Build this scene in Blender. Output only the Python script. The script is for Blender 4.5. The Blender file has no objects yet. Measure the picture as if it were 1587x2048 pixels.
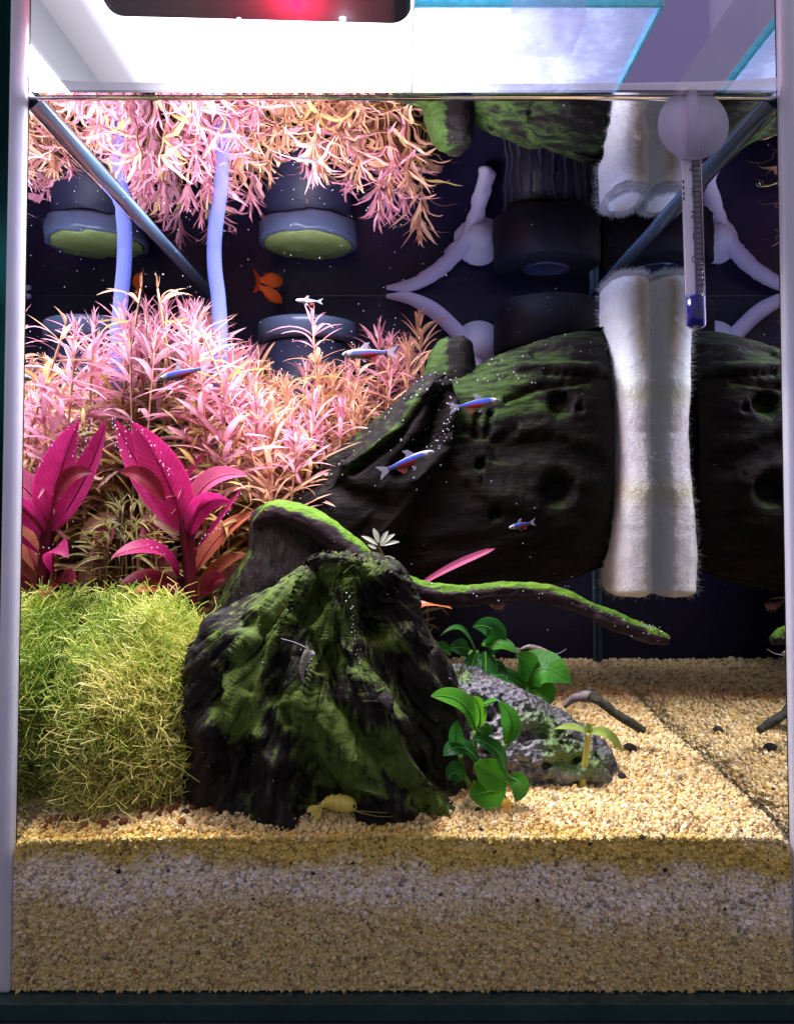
import bpy, math, random
import numpy as np
from mathutils import Vector, Matrix

sc = bpy.context.scene
COL = sc.collection
rng = np.random.default_rng(7)
random.seed(7)
TAU = 2 * math.pi

# ------------------------------------------------------------------ camera
F_PX, CX, CY = 1590.0, 805.0, 949.5
TILT = math.radians(2.0)
D, ZC = 0.25, 0.151
K = D / F_PX
cam_d = bpy.data.cameras.new("camera")
cam = bpy.data.objects.new("camera", cam_d)
COL.objects.link(cam)
cam.location = (0, -D, ZC)
cam.rotation_euler = (math.radians(90) + TILT, 0, 0)
cam_d.sensor_fit = 'VERTICAL'
cam_d.sensor_height = 24.0
cam_d.sensor_width = 24.0
cam_d.lens = 24.0 * F_PX / 2048.0
cam_d.shift_x = -(CX - 793.5) / 2048.0
cam_d.shift_y = (CY - 1024.0) / 2048.0
cam_d.clip_start = 0.01
cam_d.clip_end = 20
sc.camera = cam

# ------------------------------------------------------------------ world, colour
w = bpy.data.worlds.new("World")
sc.world = w
w.use_nodes = True
bg = w.node_tree.nodes["Background"]
bg.inputs[0].default_value = (0.74, 0.70, 0.82, 1)
bg.inputs[1].default_value = 0.56
sc.view_settings.view_transform = 'Standard'
sc.view_settings.look = 'None'
sc.view_settings.exposure = 0.0
sc.view_settings.gamma = 1.0
sc.render.engine = 'CYCLES'
sc.cycles.max_bounces = 12
sc.cycles.glossy_bounces = 6
sc.cycles.diffuse_bounces = 3
sc.cycles.transmission_bounces = 6
sc.cycles.transparent_max_bounces = 24
sc.cycles.use_denoising = True
sc.cycles.caustics_reflective = False
sc.cycles.caustics_refractive = False
sc.cycles.sample_clamp_indirect = 4.0

LAMP_POWER = 1.6
LAMP_COL = (0.93, 0.90, 1.0)

# tank measures (m): inner faces
XL, XR, YB = -0.121, 0.121, 0.25
ZW = 0.2822          # water line
ZRIM = 0.335
TH = 0.005

# ------------------------------------------------------------------ helpers
def P(px, py, s):
    """pixel of the 1587x2048 photograph at depth factor s (1 front pane, .5 back pane) -> world point"""
    x, y = (px - CX) / F_PX, -(py - CY) / F_PX
    dx, dy, dz = x, math.cos(TILT) - y * math.sin(TILT), math.sin(TILT) + y * math.cos(TILT)
    t = (D / s) / dy
    return np.array([dx * t, D / s - D, ZC + dz * t])

def proj(V):
    V = np.asarray(V, float)
    X, Y, Z = V[..., 0], V[..., 1] + D, V[..., 2] - ZC
    fwd = Y * math.cos(TILT) + Z * math.sin(TILT)
    up = -Y * math.sin(TILT) + Z * math.cos(TILT)
    return np.stack([CX + F_PX * X / fwd, CY - F_PX * up / fwd], -1)

def px2m(px, s): return px * K / s
def YofS(s): return D / s - D
def SofY(Y): return D / (D + Y)

_tab = np.random.default_rng(3).random((64, 64, 64)).astype(np.float32)
def vnoise(p):
    p = np.asarray(p, float)
    i = np.floor(p).astype(int); f = p - i; f = f * f * (3 - 2 * f)
    i0, i1 = i & 63, (i + 1) & 63
    g = lambda a, b, c: _tab[a[..., 0], b[..., 1], c[..., 2]]
    fx, fy, fz = f[..., 0], f[..., 1], f[..., 2]
    l = lambda a, b, t: a + (b - a) * t
    return l(l(l(g(i0, i0, i0), g(i1, i0, i0), fx), l(g(i0, i1, i0), g(i1, i1, i0), fx), fy),
             l(l(g(i0, i0, i1), g(i1, i0, i1), fx), l(g(i0, i1, i1), g(i1, i1, i1), fx), fy), fz) * 2 - 1
def fbm(p, o=4):
    s, a, t = 0, 1.0, 0
    for k in range(o):
        s = s + a * vnoise(np.asarray(p) * 2 ** k + 17.3 * k); t += a; a *= .5
    return s / t
def ridged(p, o=4):
    s, a, t = 0, 1.0, 0
    for k in range(o):
        s = s + a * (1 - 2 * np.abs(vnoise(np.asarray(p) * 2 ** k + 9.1 * k))); t += a; a *= .5
    return s / t

def link(o, parent=None):
    COL.objects.link(o)
    if parent is not None: o.parent = parent
    return o
def tag(o, label=None, cat=None, group=None, kind=None):
    if label: o['label'] = label
    if cat: o['category'] = cat
    if group: o['group'] = group
    if kind: o['kind'] = kind
    return o
def thing(name, loc, label, cat, group=None):
    o = bpy.data.objects.new(name, None)
    o.empty_display_size = 0.01
    o.location = loc
    link(o)
    return tag(o, label, cat, group)
def mkmesh(name, V, F, mats, smooth=True, attrs=None, fmat=None):
    me = bpy.data.meshes.new(name)
    V = np.asarray(V, float)
    if isinstance(F, np.ndarray):
        n, c = F.shape
        me.vertices.add(len(V)); me.vertices.foreach_set('co', V.astype(np.float32).ravel())
        me.loops.add(n * c); me.loops.foreach_set('vertex_index', F.astype(np.int32).ravel())
        me.polygons.add(n); me.polygons.foreach_set('loop_start', np.arange(0, n * c, c, dtype=np.int32))
        me.update(calc_edges=True)
    else:
        me.from_pydata([tuple(v) for v in V], [], F)
    for m in (mats if isinstance(mats, (list, tuple)) else [mats]): me.materials.append(m)
    if smooth is not None: me.polygons.foreach_set('use_smooth', np.full(len(me.polygons), bool(smooth)))
    if fmat is not None: me.polygons.foreach_set('material_index', np.asarray(fmat, dtype=np.int32))
    for k, a in (attrs or {}).items():
        a = np.asarray(a, dtype=np.float32)
        if a.ndim == 2: at = me.attributes.new(k, 'FLOAT_VECTOR', 'POINT'); at.data.foreach_set('vector', a.ravel())
        else: at = me.attributes.new(k, 'FLOAT', 'POINT'); at.data.foreach_set('value', a)
    me.update()
    return me
def obj(name, V, F, mats, parent=None, smooth=True, attrs=None, fmat=None):
    """mesh object from world coordinates (made local to a parent empty that is only translated)"""
    V = np.asarray(V, float)
    p = parent; off = np.zeros(3)
    while p is not None:
        off = off + np.array(p.location); p = p.parent
    return link(bpy.data.objects.new(name, mkmesh(name, V - off, F, mats, smooth, attrs, fmat)), parent)

def box(x0, x1, y0, y1, z0, z1):
    V = [(x, y, z) for z in (z0, z1) for y in (y0, y1) for x in (x0, x1)]
    F = [(0, 2, 3, 1), (4, 5, 7, 6), (0, 1, 5, 4), (2, 6, 7, 3), (0, 4, 6, 2), (1, 3, 7, 5)]
    return np.array(V, float), F
def join(parts):
    V, F, n = [], [], 0
    for v, f in parts:
        V.append(np.asarray(v, float)); F += [tuple(int(i) + n for i in q) for q in f]; n += len(v)
    return np.concatenate(V), F
def bevel_box(name, x0, x1, y0, y1, z0, z1, mat, parent, r=0.001, seg=2):
    v, f = box(x0, x1, y0, y1, z0, z1)
    o = obj(name, v, f, mat, parent, smooth=False)
    b = o.modifiers.new('edge', 'BEVEL'); b.width = r; b.segments = seg
    return o
def smooth_path(pts, n):
    pts = np.asarray(pts, float)
    if len(pts) < 3:
        t = np.linspace(0, 1, n)[:, None]; return pts[0] * (1 - t) + pts[-1] * t
    Q = np.concatenate([[2 * pts[0] - pts[1]], pts, [2 * pts[-1] - pts[-2]]])
    out = []
    for u in np.linspace(0, len(pts) - 1, n):
        i = min(int(u), len(pts) - 2); t = u - i
        a, b, c, d = Q[i:i + 4]
        out.append(.5 * (2 * b + (c - a) * t + (2 * a - 5 * b + 4 * c - d) * t * t + (3 * b - a - 3 * c + d) * t ** 3))
    return np.array(out)
def tube(path, rad, n=8, caps=True, squash=1.0):
    path = np.asarray(path, float); m = len(path)
    rad = np.broadcast_to(np.asarray(rad, float), (m,)) if np.ndim(rad) else np.full(m, rad)
    T = np.gradient(path, axis=0); T /= np.linalg.norm(T, axis=1)[:, None] + 1e-12
    up = np.array([0, 1, 0.01]) if abs(T[0][1]) < .9 else np.array([1, 0, 0.])
    V = []
    N = up - T[0] * (up @ T[0]); N /= np.linalg.norm(N)
    for i in range(m):
        N = N - T[i] * (N @ T[i]); N /= np.linalg.norm(N); B = np.cross(T[i], N)
        a = np.arange(n) * TAU / n
        V.append(path[i] + rad[i] * (np.cos(a)[:, None] * N * squash + np.sin(a)[:, None] * B))
    V = np.concatenate(V)
    F = [(i * n + j, i * n + (j + 1) % n, (i + 1) * n + (j + 1) % n, (i + 1) * n + j) for i in range(m - 1) for j in range(n)]
    if caps:
        F += [tuple(range(n - 1, -1, -1)), tuple((m - 1) * n + j for j in range(n))]
    return V, F
def lathe(center, axis, prof, n=24):
    """prof: (radius, height along axis)"""
    axis = np.asarray(axis, float); axis /= np.linalg.norm(axis)
    h = np.array([1., 0, 0]) if abs(axis[0]) < .8 else np.array([0, 1., 0])
    A = np.cross(axis, h); A /= np.linalg.norm(A); B = np.cross(axis, A)
    V = []
    for r, z in prof:
        a = np.arange(n) * TAU / n
        V.append(np.asarray(center) + axis * z + r * (np.cos(a)[:, None] * A + np.sin(a)[:, None] * B))
    m = len(prof)
    F = [(i * n + j, i * n + (j + 1) % n, (i + 1) * n + (j + 1) % n, (i + 1) * n + j) for i in range(m - 1) for j in range(n)]
    F += [tuple(range(n - 1, -1, -1)), tuple((m - 1) * n + j for j in range(n))]
    return np.concatenate(V), F
def blade(base, ctrl, tip, width, nrm=(0, -1, .3), fold=.25, nl=10, nw=4, peak=.42, wave=0.0, blunt=.75, stalk=0.0):
    """a leaf: quadratic spine, width profile, folded along the midrib"""
    base, ctrl, tip = [np.asarray(a, float) for a in (base, ctrl, tip)]
    t = np.linspace(0, 1, nl + 1)
    C = ((1 - t) ** 2)[:, None] * base + (2 * t * (1 - t))[:, None] * ctrl + (t ** 2)[:, None] * tip
    T = np.gradient(C, axis=0); T /= np.linalg.norm(T, axis=1)[:, None] + 1e-12
    nrm = np.asarray(nrm, float)
    L = np.cross(T, nrm); L /= np.linalg.norm(L, axis=1)[:, None] + 1e-9
    N = np.cross(L, T)
    a = peak * 2.2; b = (1 - peak) * 2.2
    u = np.clip((t - stalk) / (1 - stalk), 0, 1)
    prof = (u ** a) * ((1 - u) ** b); prof = (prof / prof.max()) ** blunt
    prof = np.maximum(prof, 0.05 * (1 - t) + .01)
    V = []
    ph = random.random() * 6
    for i in range(nl + 1):
        for j in range(nw + 1):
            q = j / nw * 2 - 1
            V.append(C[i] + L[i] * q * prof[i] * width / 2 + N[i] * (abs(q) * fold * prof[i] * width / 2
                     + wave * width * math.sin(t[i] * 9 + ph + (2 if q > 0 else 0)) * q * q * prof[i]))
    F = [(i * (nw + 1) + j, i * (nw + 1) + j + 1, (i + 1) * (nw + 1) + j + 1, (i + 1) * (nw + 1) + j) for i in range(nl) for j in range(nw)]
    return np.array(V), F

# ------------------------------------------------------------------ materials
def new_mat(name):
    m = bpy.data.materials.new(name); m.use_nodes = True
    nt = m.node_tree; nt.nodes.clear()
    out = nt.nodes.new('ShaderNodeOutputMaterial')
    return m, nt, out
class NT:
    def __init__(s, nt): s.nt = nt
    def n(s, typ, **kw):
        nd = s.nt.nodes.new(typ)
        for k, v in kw.items():
            if k.startswith('i_'):
                key = k[2:]; nd.inputs[int(key) if key.isdigit() else key.replace('_', ' ')].default_value = v
            else: setattr(nd, k, v)
        return nd
    def l(s, a, b): s.nt.links.new(a, b)
def ramp(N, fac, stops):
    r = N.n('ShaderNodeValToRGB'); e = r.color_ramp.elements
    while len(e) < len(stops): e.new(.5)
    for el, (p, c) in zip(e, stops):
        el.position = p; el.color = tuple(c) + (1,) if len(c) == 3 else c
    N.l(fac, r.inputs[0]); return r.outputs[0]
def noise_fac(N, scale, detail=4, coord='Object', stretch=None, rough=.6):
    tc = N.n('ShaderNodeTexCoord')
    src = tc.outputs[coord]
    if stretch:
        mp = N.n('ShaderNodeMapping'); mp.inputs['Scale'].default_value = stretch
        N.l(src, mp.inputs[0]); src = mp.outputs[0]
    nz = N.n('ShaderNodeTexNoise'); nz.inputs['Scale'].default_value = scale
    nz.inputs['Detail'].default_value = detail; nz.inputs['Roughness'].default_value = rough
    N.l(src, nz.inputs['Vector']); return nz.outputs[0]
def mixc(N, fac, a, b):
    m = N.n('ShaderNodeMix', data_type='RGBA')
    for v, i in ((fac, 0), (a, 6), (b, 7)):
        if isinstance(v, (int, float)): m.inputs[i].default_value = v
        elif isinstance(v, tuple): m.inputs[i].default_value = v + (1,) if len(v) == 3 else v
        else: N.l(v, m.inputs[i])
    return m.outputs[2]
def bump(N, h, dist, strength=1.0):
    b = N.n('ShaderNodeBump'); b.inputs['Distance'].default_value = dist; b.inputs['Strength'].default_value = strength
    N.l(h, b.inputs['Height']); return b.outputs[0]

def pbr(name, c1, c2=None, scale=300, rough=.5, spec=.4, bumpd=0.0, trans=0.0, sss=0.0, sss_r=(.004, .004, .004), metal=0.0, rand=0.0, coord='Object', stretch=None):
    """noise-mottled surface; trans mixes in a translucent lobe (leaves, cloth)"""
    m, nt, out = new_mat(name); N = NT(nt)
    p = N.n('ShaderNodeBsdfPrincipled'); p.inputs['Roughness'].default_value = rough
    p.inputs['Specular IOR Level'].default_value = spec; p.inputs['Metallic'].default_value = metal
    f = noise_fac(N, scale, coord=coord, stretch=stretch)
    col = ramp(N, f, [(.3, c1), (.7, c2 or tuple(x * .8 for x in c1))])
    if rand:
        oi = N.n('ShaderNodeObjectInfo')
        hsv = N.n('ShaderNodeHueSaturation'); N.l(col, hsv.inputs['Color'])
        for key, lo, hi, sl in (('Value', 1 - rand, 1 + rand, 1.0), ('Hue', .5 - rand * .05, .5 + rand * .05, 7.31)):
            mu = N.n('ShaderNodeMath', operation='MULTIPLY'); N.l(oi.outputs['Random'], mu.inputs[0]); mu.inputs[1].default_value = sl
            fr = N.n('ShaderNodeMath', operation='FRACT'); N.l(mu.outputs[0], fr.inputs[0])
            mr = N.n('ShaderNodeMapRange'); N.l(fr.outputs[0], mr.inputs[0]); mr.inputs[3].default_value = lo; mr.inputs[4].default_value = hi
            N.l(mr.outputs[0], hsv.inputs[key])
        col = hsv.outputs[0]
    N.l(col, p.inputs['Base Color'])
    if bumpd: N.l(bump(N, f, bumpd), p.inputs['Normal'])
    if sss:
        p.inputs['Subsurface Weight'].default_value = sss; p.inputs['Subsurface Radius'].default_value = sss_r; p.inputs['Subsurface Scale'].default_value = 1.0
    if trans:
        tr = N.n('ShaderNodeBsdfTranslucent'); N.l(col, tr.inputs[0])
        mx = N.n('ShaderNodeMixShader'); mx.inputs[0].default_value = trans
        N.l(p.outputs[0], mx.inputs[1]); N.l(tr.outputs[0], mx.inputs[2]); N.l(mx.outputs[0], out.inputs[0])
    else: N.l(p.outputs[0], out.inputs[0])
    return m
def mirror_mat(name, col, lo, hi, base=.03, rough=0.0, tint=(1, 1, 1)):
    """clear sheet that turns into a mirror beyond the critical angle (facing above hi)"""
    m, nt, out = new_mat(name); N = NT(nt)
    lw = N.n('ShaderNodeLayerWeight'); lw.inputs[0].default_value = .5
    f = ramp(N, lw.outputs['Facing'], [(lo, (base,) * 3), (hi, (1, 1, 1))])
    g = N.n('ShaderNodeBsdfGlossy'); g.inputs['Color'].default_value = col + (1,); g.inputs['Roughness'].default_value = rough
    t = N.n('ShaderNodeBsdfTransparent'); t.inputs[0].default_value = tint + (1,)
    mx = N.n('ShaderNodeMixShader'); N.l(f, mx.inputs[0]); N.l(t.outputs[0], mx.inputs[1]); N.l(g.outputs[0], mx.inputs[2])
    N.l(mx.outputs[0], out.inputs[0]); return m
def milky(name, col, clear=.4, rough=.3, trans=.5):
    """cloudy translucent plastic or silicone"""
    m, nt, out = new_mat(name); N = NT(nt)
    d = N.n('ShaderNodeBsdfDiffuse'); d.inputs[0].default_value = col + (1,)
    tl = N.n('ShaderNodeBsdfTranslucent'); tl.inputs[0].default_value = col + (1,)
    a = N.n('ShaderNodeMixShader'); a.inputs[0].default_value = trans; N.l(d.outputs[0], a.inputs[1]); N.l(tl.outputs[0], a.inputs[2])
    t = N.n('ShaderNodeBsdfTransparent')
    b = N.n('ShaderNodeMixShader'); b.inputs[0].default_value = clear; N.l(a.outputs[0], b.inputs[1]); N.l(t.outputs[0], b.inputs[2])
    g = N.n('ShaderNodeBsdfGlossy'); g.inputs['Roughness'].default_value = rough
    fr = N.n('ShaderNodeLayerWeight'); fr.inputs[0].default_value = .5
    c = N.n('ShaderNodeMixShader'); N.l(ramp(N, fr.outputs['Facing'], [(.5, (.02,) * 3), (1, (.35,) * 3)]), c.inputs[0]); N.l(b.outputs[0], c.inputs[1]); N.l(g.outputs[0], c.inputs[2])
    N.l(c.outputs[0], out.inputs[0]); return m
def emis(name, col, s):
    m, nt, out = new_mat(name); N = NT(nt)
    e = N.n('ShaderNodeEmission'); e.inputs[0].default_value = col + (1,); e.inputs[1].default_value = s
    N.l(e.outputs[0], out.inputs[0]); return m
def clear_mat(name):
    m, nt, out = new_mat(name); N = NT(nt)
    t = N.n('ShaderNodeBsdfTransparent'); t.inputs[0].default_value = (.98, .98, .985, 1)
    N.l(t.outputs[0], out.inputs[0]); return m
def wood_mat(name, dark1, dark2, green1, green2, stretch, scale=260, flow=False, crisp=1.0):
    m, nt, out = new_mat(name); N = NT(nt)
    p = N.n('ShaderNodeBsdfPrincipled'); p.inputs['Roughness'].default_value = .6; p.inputs['Specular IOR Level'].default_value = .06
    grain = noise_fac(N, scale, 7, stretch=stretch, rough=.7)
    fine = noise_fac(N, 1400, 3)
    if flow:   # grain follows the fan of the root flare
        fa = N.n('ShaderNodeAttribute', attribute_name='flow'); fz = N.n('ShaderNodeTexNoise'); fz.inputs['Scale'].default_value = scale; fz.inputs['Detail'].default_value = 7; fz.inputs['Roughness'].default_value = .68
        N.l(fa.outputs['Vector'], fz.inputs['Vector']); grain = fz.outputs[0]
    at = N.n('ShaderNodeAttribute', attribute_name='algae')
    wood = ramp(N, grain, [(.3, dark1), (.75, dark2)])
    gr = ramp(N, grain, [(.3, green1), (.7, green2)])
    ma = N.n('ShaderNodeMath', operation='MULTIPLY_ADD'); N.l(grain, ma.inputs[0]); ma.inputs[1].default_value = 1.2 * crisp; ma.inputs[2].default_value = -.6 * crisp
    mb = N.n('ShaderNodeMath', operation='ADD'); N.l(at.outputs['Fac'], mb.inputs[0]); N.l(ma.outputs[0], mb.inputs[1])
    mc = N.n('ShaderNodeMath', operation='MULTIPLY_ADD'); N.l(fine, mc.inputs[0]); mc.inputs[1].default_value = .5; N.l(mb.outputs[0], mc.inputs[2])
    fac = ramp(N, mc.outputs[0], [(.46, (0, 0, 0)), (.46 + .46 / crisp, (1, 1, 1))])
    N.l(mixc(N, fac, wood, gr), p.inputs['Base Color'])
    h = N.n('ShaderNodeMath', operation='MULTIPLY_ADD'); N.l(fine, h.inputs[0]); h.inputs[1].default_value = .4; N.l(grain, h.inputs[2])
    N.l(bump(N, h.outputs[0], .0009), p.inputs['Normal'])
    N.l(p.outputs[0], out.inputs[0]); return m

M = {}
M['glass_side'] = mirror_mat('side_glass', (.80, .84, .86), .22, .36, .04)
M['water'] = mirror_mat('water_surface', (.93, .92, .95), .48, .53, .02)
M['clear'] = clear_mat('clear_glass')
M['back'] = pbr('dark_back', (.008, .0068, .023), (.011, .009, .030), 30, .3, .22)
M['seam'] = pbr('silicone', (.58, .57, .98), (.64, .62, 1.0), 60, .3, .4, sss=1.0, sss_r=(.012, .012, .014))
M['seam_blue'] = pbr('wet_rim', (.06, .12, .20), (.12, .20, .30), 90, .15, .6, stretch=(1, .05, 1))
M['base_glass'] = pbr('base_edge', (.012, .03, .035), (.02, .05, .055), 40, .15, .6)
M['black'] = pbr('black_plastic', (.006, .0055, .010), (.009, .008, .014), 60, .5, .15)
M['housing'] = pbr('lamp_housing', (.024, .021, .022), (.034, .030, .032), 20, .75, .08)
M['table'] = pbr('dark_table', (.008, .014, .018), (.012, .02, .026), 20, .4, .3)
M['room_wall'] = pbr('room_wall', (.66, .58, .88), (.72, .64, .92), 14, .8, .1)
M['panel_shade'] = pbr('panel', (.44, .36, .70), (.47, .39, .73), 10, .7, .1)  # shade on the room wall, given as a darker colour
M['teal'] = pbr('teal_cloth', (.003, .045, .045), (.002, .02, .022), 60, .9, .05, stretch=(1, 1, .15))
M['milky'] = milky('milky_silicone', (.90, .86, 1.0), .12, .3, .55)
M['milky2'] = milky('milky_tube', (.24, .30, .80), .45, .25, .5)
M['foam'] = pbr('floss', (.78, .76, .74), (.86, .84, .80), 200, .95, .05, bumpd=.0006, sss=.6, sss_r=(.004, .004, .005))

def panel_mat():
    """milky lamp cover: the diodes sit in the middle, so it is brighter there than at its two ends"""
    m, nt, out = new_mat('led_diffuser'); N = NT(nt)
    tc = N.n('ShaderNodeTexCoord'); sp = N.n('ShaderNodeSeparateXYZ'); N.l(tc.outputs['Generated'], sp.inputs[0])
    st = ramp(N, sp.outputs[0], [(.0, (.055,) * 3), (.10, (.085,) * 3), (.24, (.4,) * 3), (.5, (1,) * 3), (.85, (.6,) * 3), (1, (.30,) * 3)])
    mu = N.n('ShaderNodeMath', operation='MULTIPLY'); N.l(st, mu.inputs[0]); mu.inputs[1].default_value = 9.0
    e = N.n('ShaderNodeEmission'); e.inputs[0].default_value = (.90, .85, 1.0, 1); N.l(mu.outputs[0], e.inputs[1])
    N.l(e.outputs[0], out.inputs[0]); return m
# ------------------------------------------------------------------ lamp with an added lid fill light and what is above the tank
LY0, LY1, LX0, LX1, LZ = 0.020, 0.175, -0.1208, 0.004, 0.3185
lamp = thing('aquarium_lamp', (-.059, .02, LZ), 'dark slim aquarium lamp across the top with a red glow on its edge', 'lamp')
def rounded_slab(x0, x1, y0, y1, z0, z1, r, n=8):
    prof = []
    for (cx, cz, a0) in ((x1 - r, z0 + r, -90), (x1 - r, z1 - r, 0), (x0 + r, z1 - r, 90), (x0 + r, z0 + r, 180)):
        for i in range(n + 1):
            a = math.radians(a0 + 90 * i / n); prof.append((cx + r * math.cos(a), cz + r * math.sin(a)))
    m = len(prof)
    V = [(x, y0, z) for x, z in prof] + [(x, y1, z) for x, z in prof]
    F = [tuple(range(m)), tuple(range(2 * m - 1, m - 1, -1))] + [(j, m + j, m + (j + 1) % m, (j + 1) % m) for j in range(m)]
    return np.array(V), F
hv, hf = rounded_slab(LX0 + .021, LX1 - .001, -.004, .020, .3135, .338, .007)
bk = hv[:, 1] > .01; hv[bk, 1] = .0146 - .005 * (LX1 - hv[bk, 0]) / .115
obj('housing', hv, hf, M['housing'], lamp, smooth=False)
bevel_box('rear_housing', LX0 + .0004, LX1 - .003, LY0 - .004, LY1, LZ + .002, LZ + .012, M['housing'], lamp, .002)
v, f = box(LX0 + .0002, LX1 - .0005, LY0 - .012, LY1 - .003, LZ, LZ + .0015)
obj('diffuser', v, f, panel_mat(), lamp, smooth=False)
for (px, py, c, s, r) in ((592, 12, (1, .03, .12), 2.5, .0020), (685, 38, (.9, .9, 1), 14, .0011), (478, 38, (.8, .8, 1), 2, .0008)):
    q = P(px, py, 1.0); cp = np.array([0, -D, ZC]); q = cp + (q - cp) * (.3133 - ZC) / (q[2] - ZC)
    lv, lf = lathe(q, (0, 0, -1), [(r, -.0002), (r * .85, .0003), (r * .5, .0006), (.0002, .0007)], 20)
    obj('red_led' if c[1] < .1 else 'led', lv, lf, emis('led_red' if c[1] < .1 else 'led_white', c, s), lamp)
for (px, py, c, e_, h) in ((592, 10, (1, .02, .09), .22, .0075), (688, 38, (.8, .8, 1), .004, .003)):
    q = P(px, py, 1.0); cp = np.array([0, -D, ZC]); q = cp + (q - cp) * (.3133 - ZC) / (q[2] - ZC)
    pl = bpy.data.lights.new('led_light', 'POINT'); pl.energy = e_; pl.color = c; pl.shadow_soft_size = .001
    po = link(bpy.data.objects.new('led_light', pl), lamp); po.location = Vector(q) - lamp.location + Vector((0, 0, -h))
ld = bpy.data.lights.new('lamp_light', 'AREA'); ld.shape = 'RECTANGLE'
ld.size = .096; ld.size_y = .115
ld.energy = LAMP_POWER; ld.color = LAMP_COL; ld.spread = math.radians(150)
lo = bpy.data.objects.new('lamp_light', ld); link(lo, lamp)
lo.location = (0, .058, -.0012)
# added fill light above the lid, brightening the misted glass and the wall
ud = bpy.data.lights.new('lamp_spill', 'AREA'); ud.shape = 'RECTANGLE'; ud.size = .03; ud.size_y = .12
ud.energy = .34; ud.color = (.80, .74, 1.0)
uo = bpy.data.objects.new('lamp_spill', ud); link(uo, lamp)
uo.location = (.0665, .085, .042); uo.rotation_euler = (0, math.radians(-62), 0)

v, f = box(-.9, .9, .52, .53, -.3, 1.2)
tag(obj('room_wall', v, f, M['room_wall'], smooth=False), kind='structure')
v, f = box(-.9, .9, -.6, .52, -.035, -.0052)
tag(obj('table', v, f, M['table'], smooth=False), kind='structure')
# ------------------------------------------------------------------ tank
tank = thing('aquarium', (0, 0, 0), 'clear glass aquarium with open top and black backing film', 'fish tank')
v, f = box(XL - TH, XR + TH, -TH, -.0002, 0, ZRIM)
obj('front_pane', v, f, M['clear'], tank, smooth=False)
for x0, x1 in ((XL - TH, XL), (XR, XR + TH)):
    v, f = box(x0, x1, .0036, YB, 0, ZRIM)
    obj('side_pane', v, f, M['glass_side'], tank, smooth=False)
    bevel_box('silicone_seam', x0, x1, .0001, .0034, 0, ZRIM - .001, M['seam'], tank, .0006)
v, f = box(XL - TH, XR + TH, YB + .0002, YB + TH, 0, ZRIM)
obj('back_pane', v, f, M['back'], tank, smooth=False)
v, f = box(XL - TH, XR + TH, -TH, YB + TH, -TH, -.0003)
obj('base_pane', v, f, M['base_glass'], tank, smooth=False)
for x in (XL + .0016, XR - .0016):
    v, f = tube(np.array([[x, YB - .0015, .05], [x, YB - .0015, ZW]]), .0014, 8)
    obj('corner_seam', v, f, M['seam_blue'], tank)

# water sheet with slight ripples
nx, ny = 150, 160
gx, gy = np.meshgrid(np.linspace(XL, XR, nx), np.linspace(0.0002, YB, ny))
hz = .00011 * fbm(np.stack([gx * 42, gy * 30, gx * 0], -1), 3) + .00004 * fbm(np.stack([gx * 190 + 5, gy * 90, gx * 0 + 3], -1), 2)
hz *= np.clip(gy / .01, 0, 1)
for xe in (XL, XR): hz += .0022 * np.clip(1 - np.abs(gx - xe) / .004, 0, 1) ** 2.2
V = np.stack([gx, gy, ZW + hz], -1).reshape(-1, 3)
idx = np.arange(nx * ny).reshape(ny, nx)
F = np.stack([idx[:-1, :-1], idx[:-1, 1:], idx[1:, 1:], idx[1:, :-1]], -1).reshape(-1, 4)
water = tag(obj('water', V, F, M['water'], smooth=True), kind='structure')
# curved lip of water against the front glass
xs = np.linspace(XL + .0005, XR - .0005, 160)
cor = np.exp(-(xs - XL) / .018) + np.exp(-(XR - xs) / .018)
lipz = .0030 + .0022 * cor + .0004 * fbm(np.stack([xs * 40, xs * 0, xs * 0], -1), 2)
prof_t = np.linspace(0, 1, 9)
V = np.array([(x, .0003 + .0036 * t_ ** 1.6, ZW - .0008 + (lz + .0008) * (1 - t_) ** 2.0) for x, lz in zip(xs, lipz) for t_ in prof_t])
F = [(i * 9 + j, i * 9 + j + 1, (i + 1) * 9 + j + 1, (i + 1) * 9 + j) for i in range(159) for j in range(8)]
tag(obj('meniscus', V, F, mirror_mat('lip', (.86, .82, .95), 0.0, .25, .55), water), kind='structure')
# bead of water and sealant where the surface meets each side pane
for sx, x in ((1, XL), (-1, XR)):
    prof = [(x, ZW - .0035), (x + sx * .0012, ZW - .0030), (x + sx * .0032, ZW - .0006), (x + sx * .0034, ZW + .0008), (x, ZW + .001)]
    ys = np.linspace(.004, YB, 40)
    V = np.array([(px_, y, pz + .0003 * math.sin(y * 90 + i)) for y in ys for i, (px_, pz) in enumerate(prof)])
    m = len(prof)
    F = [(i * m + j, i * m + j + 1, (i + 1) * m + j + 1, (i + 1) * m + j) for i in range(len(ys) - 1) for j in range(m - 1)]
    obj('rim_bead', V, F, M['seam_blue'], tank)

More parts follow.
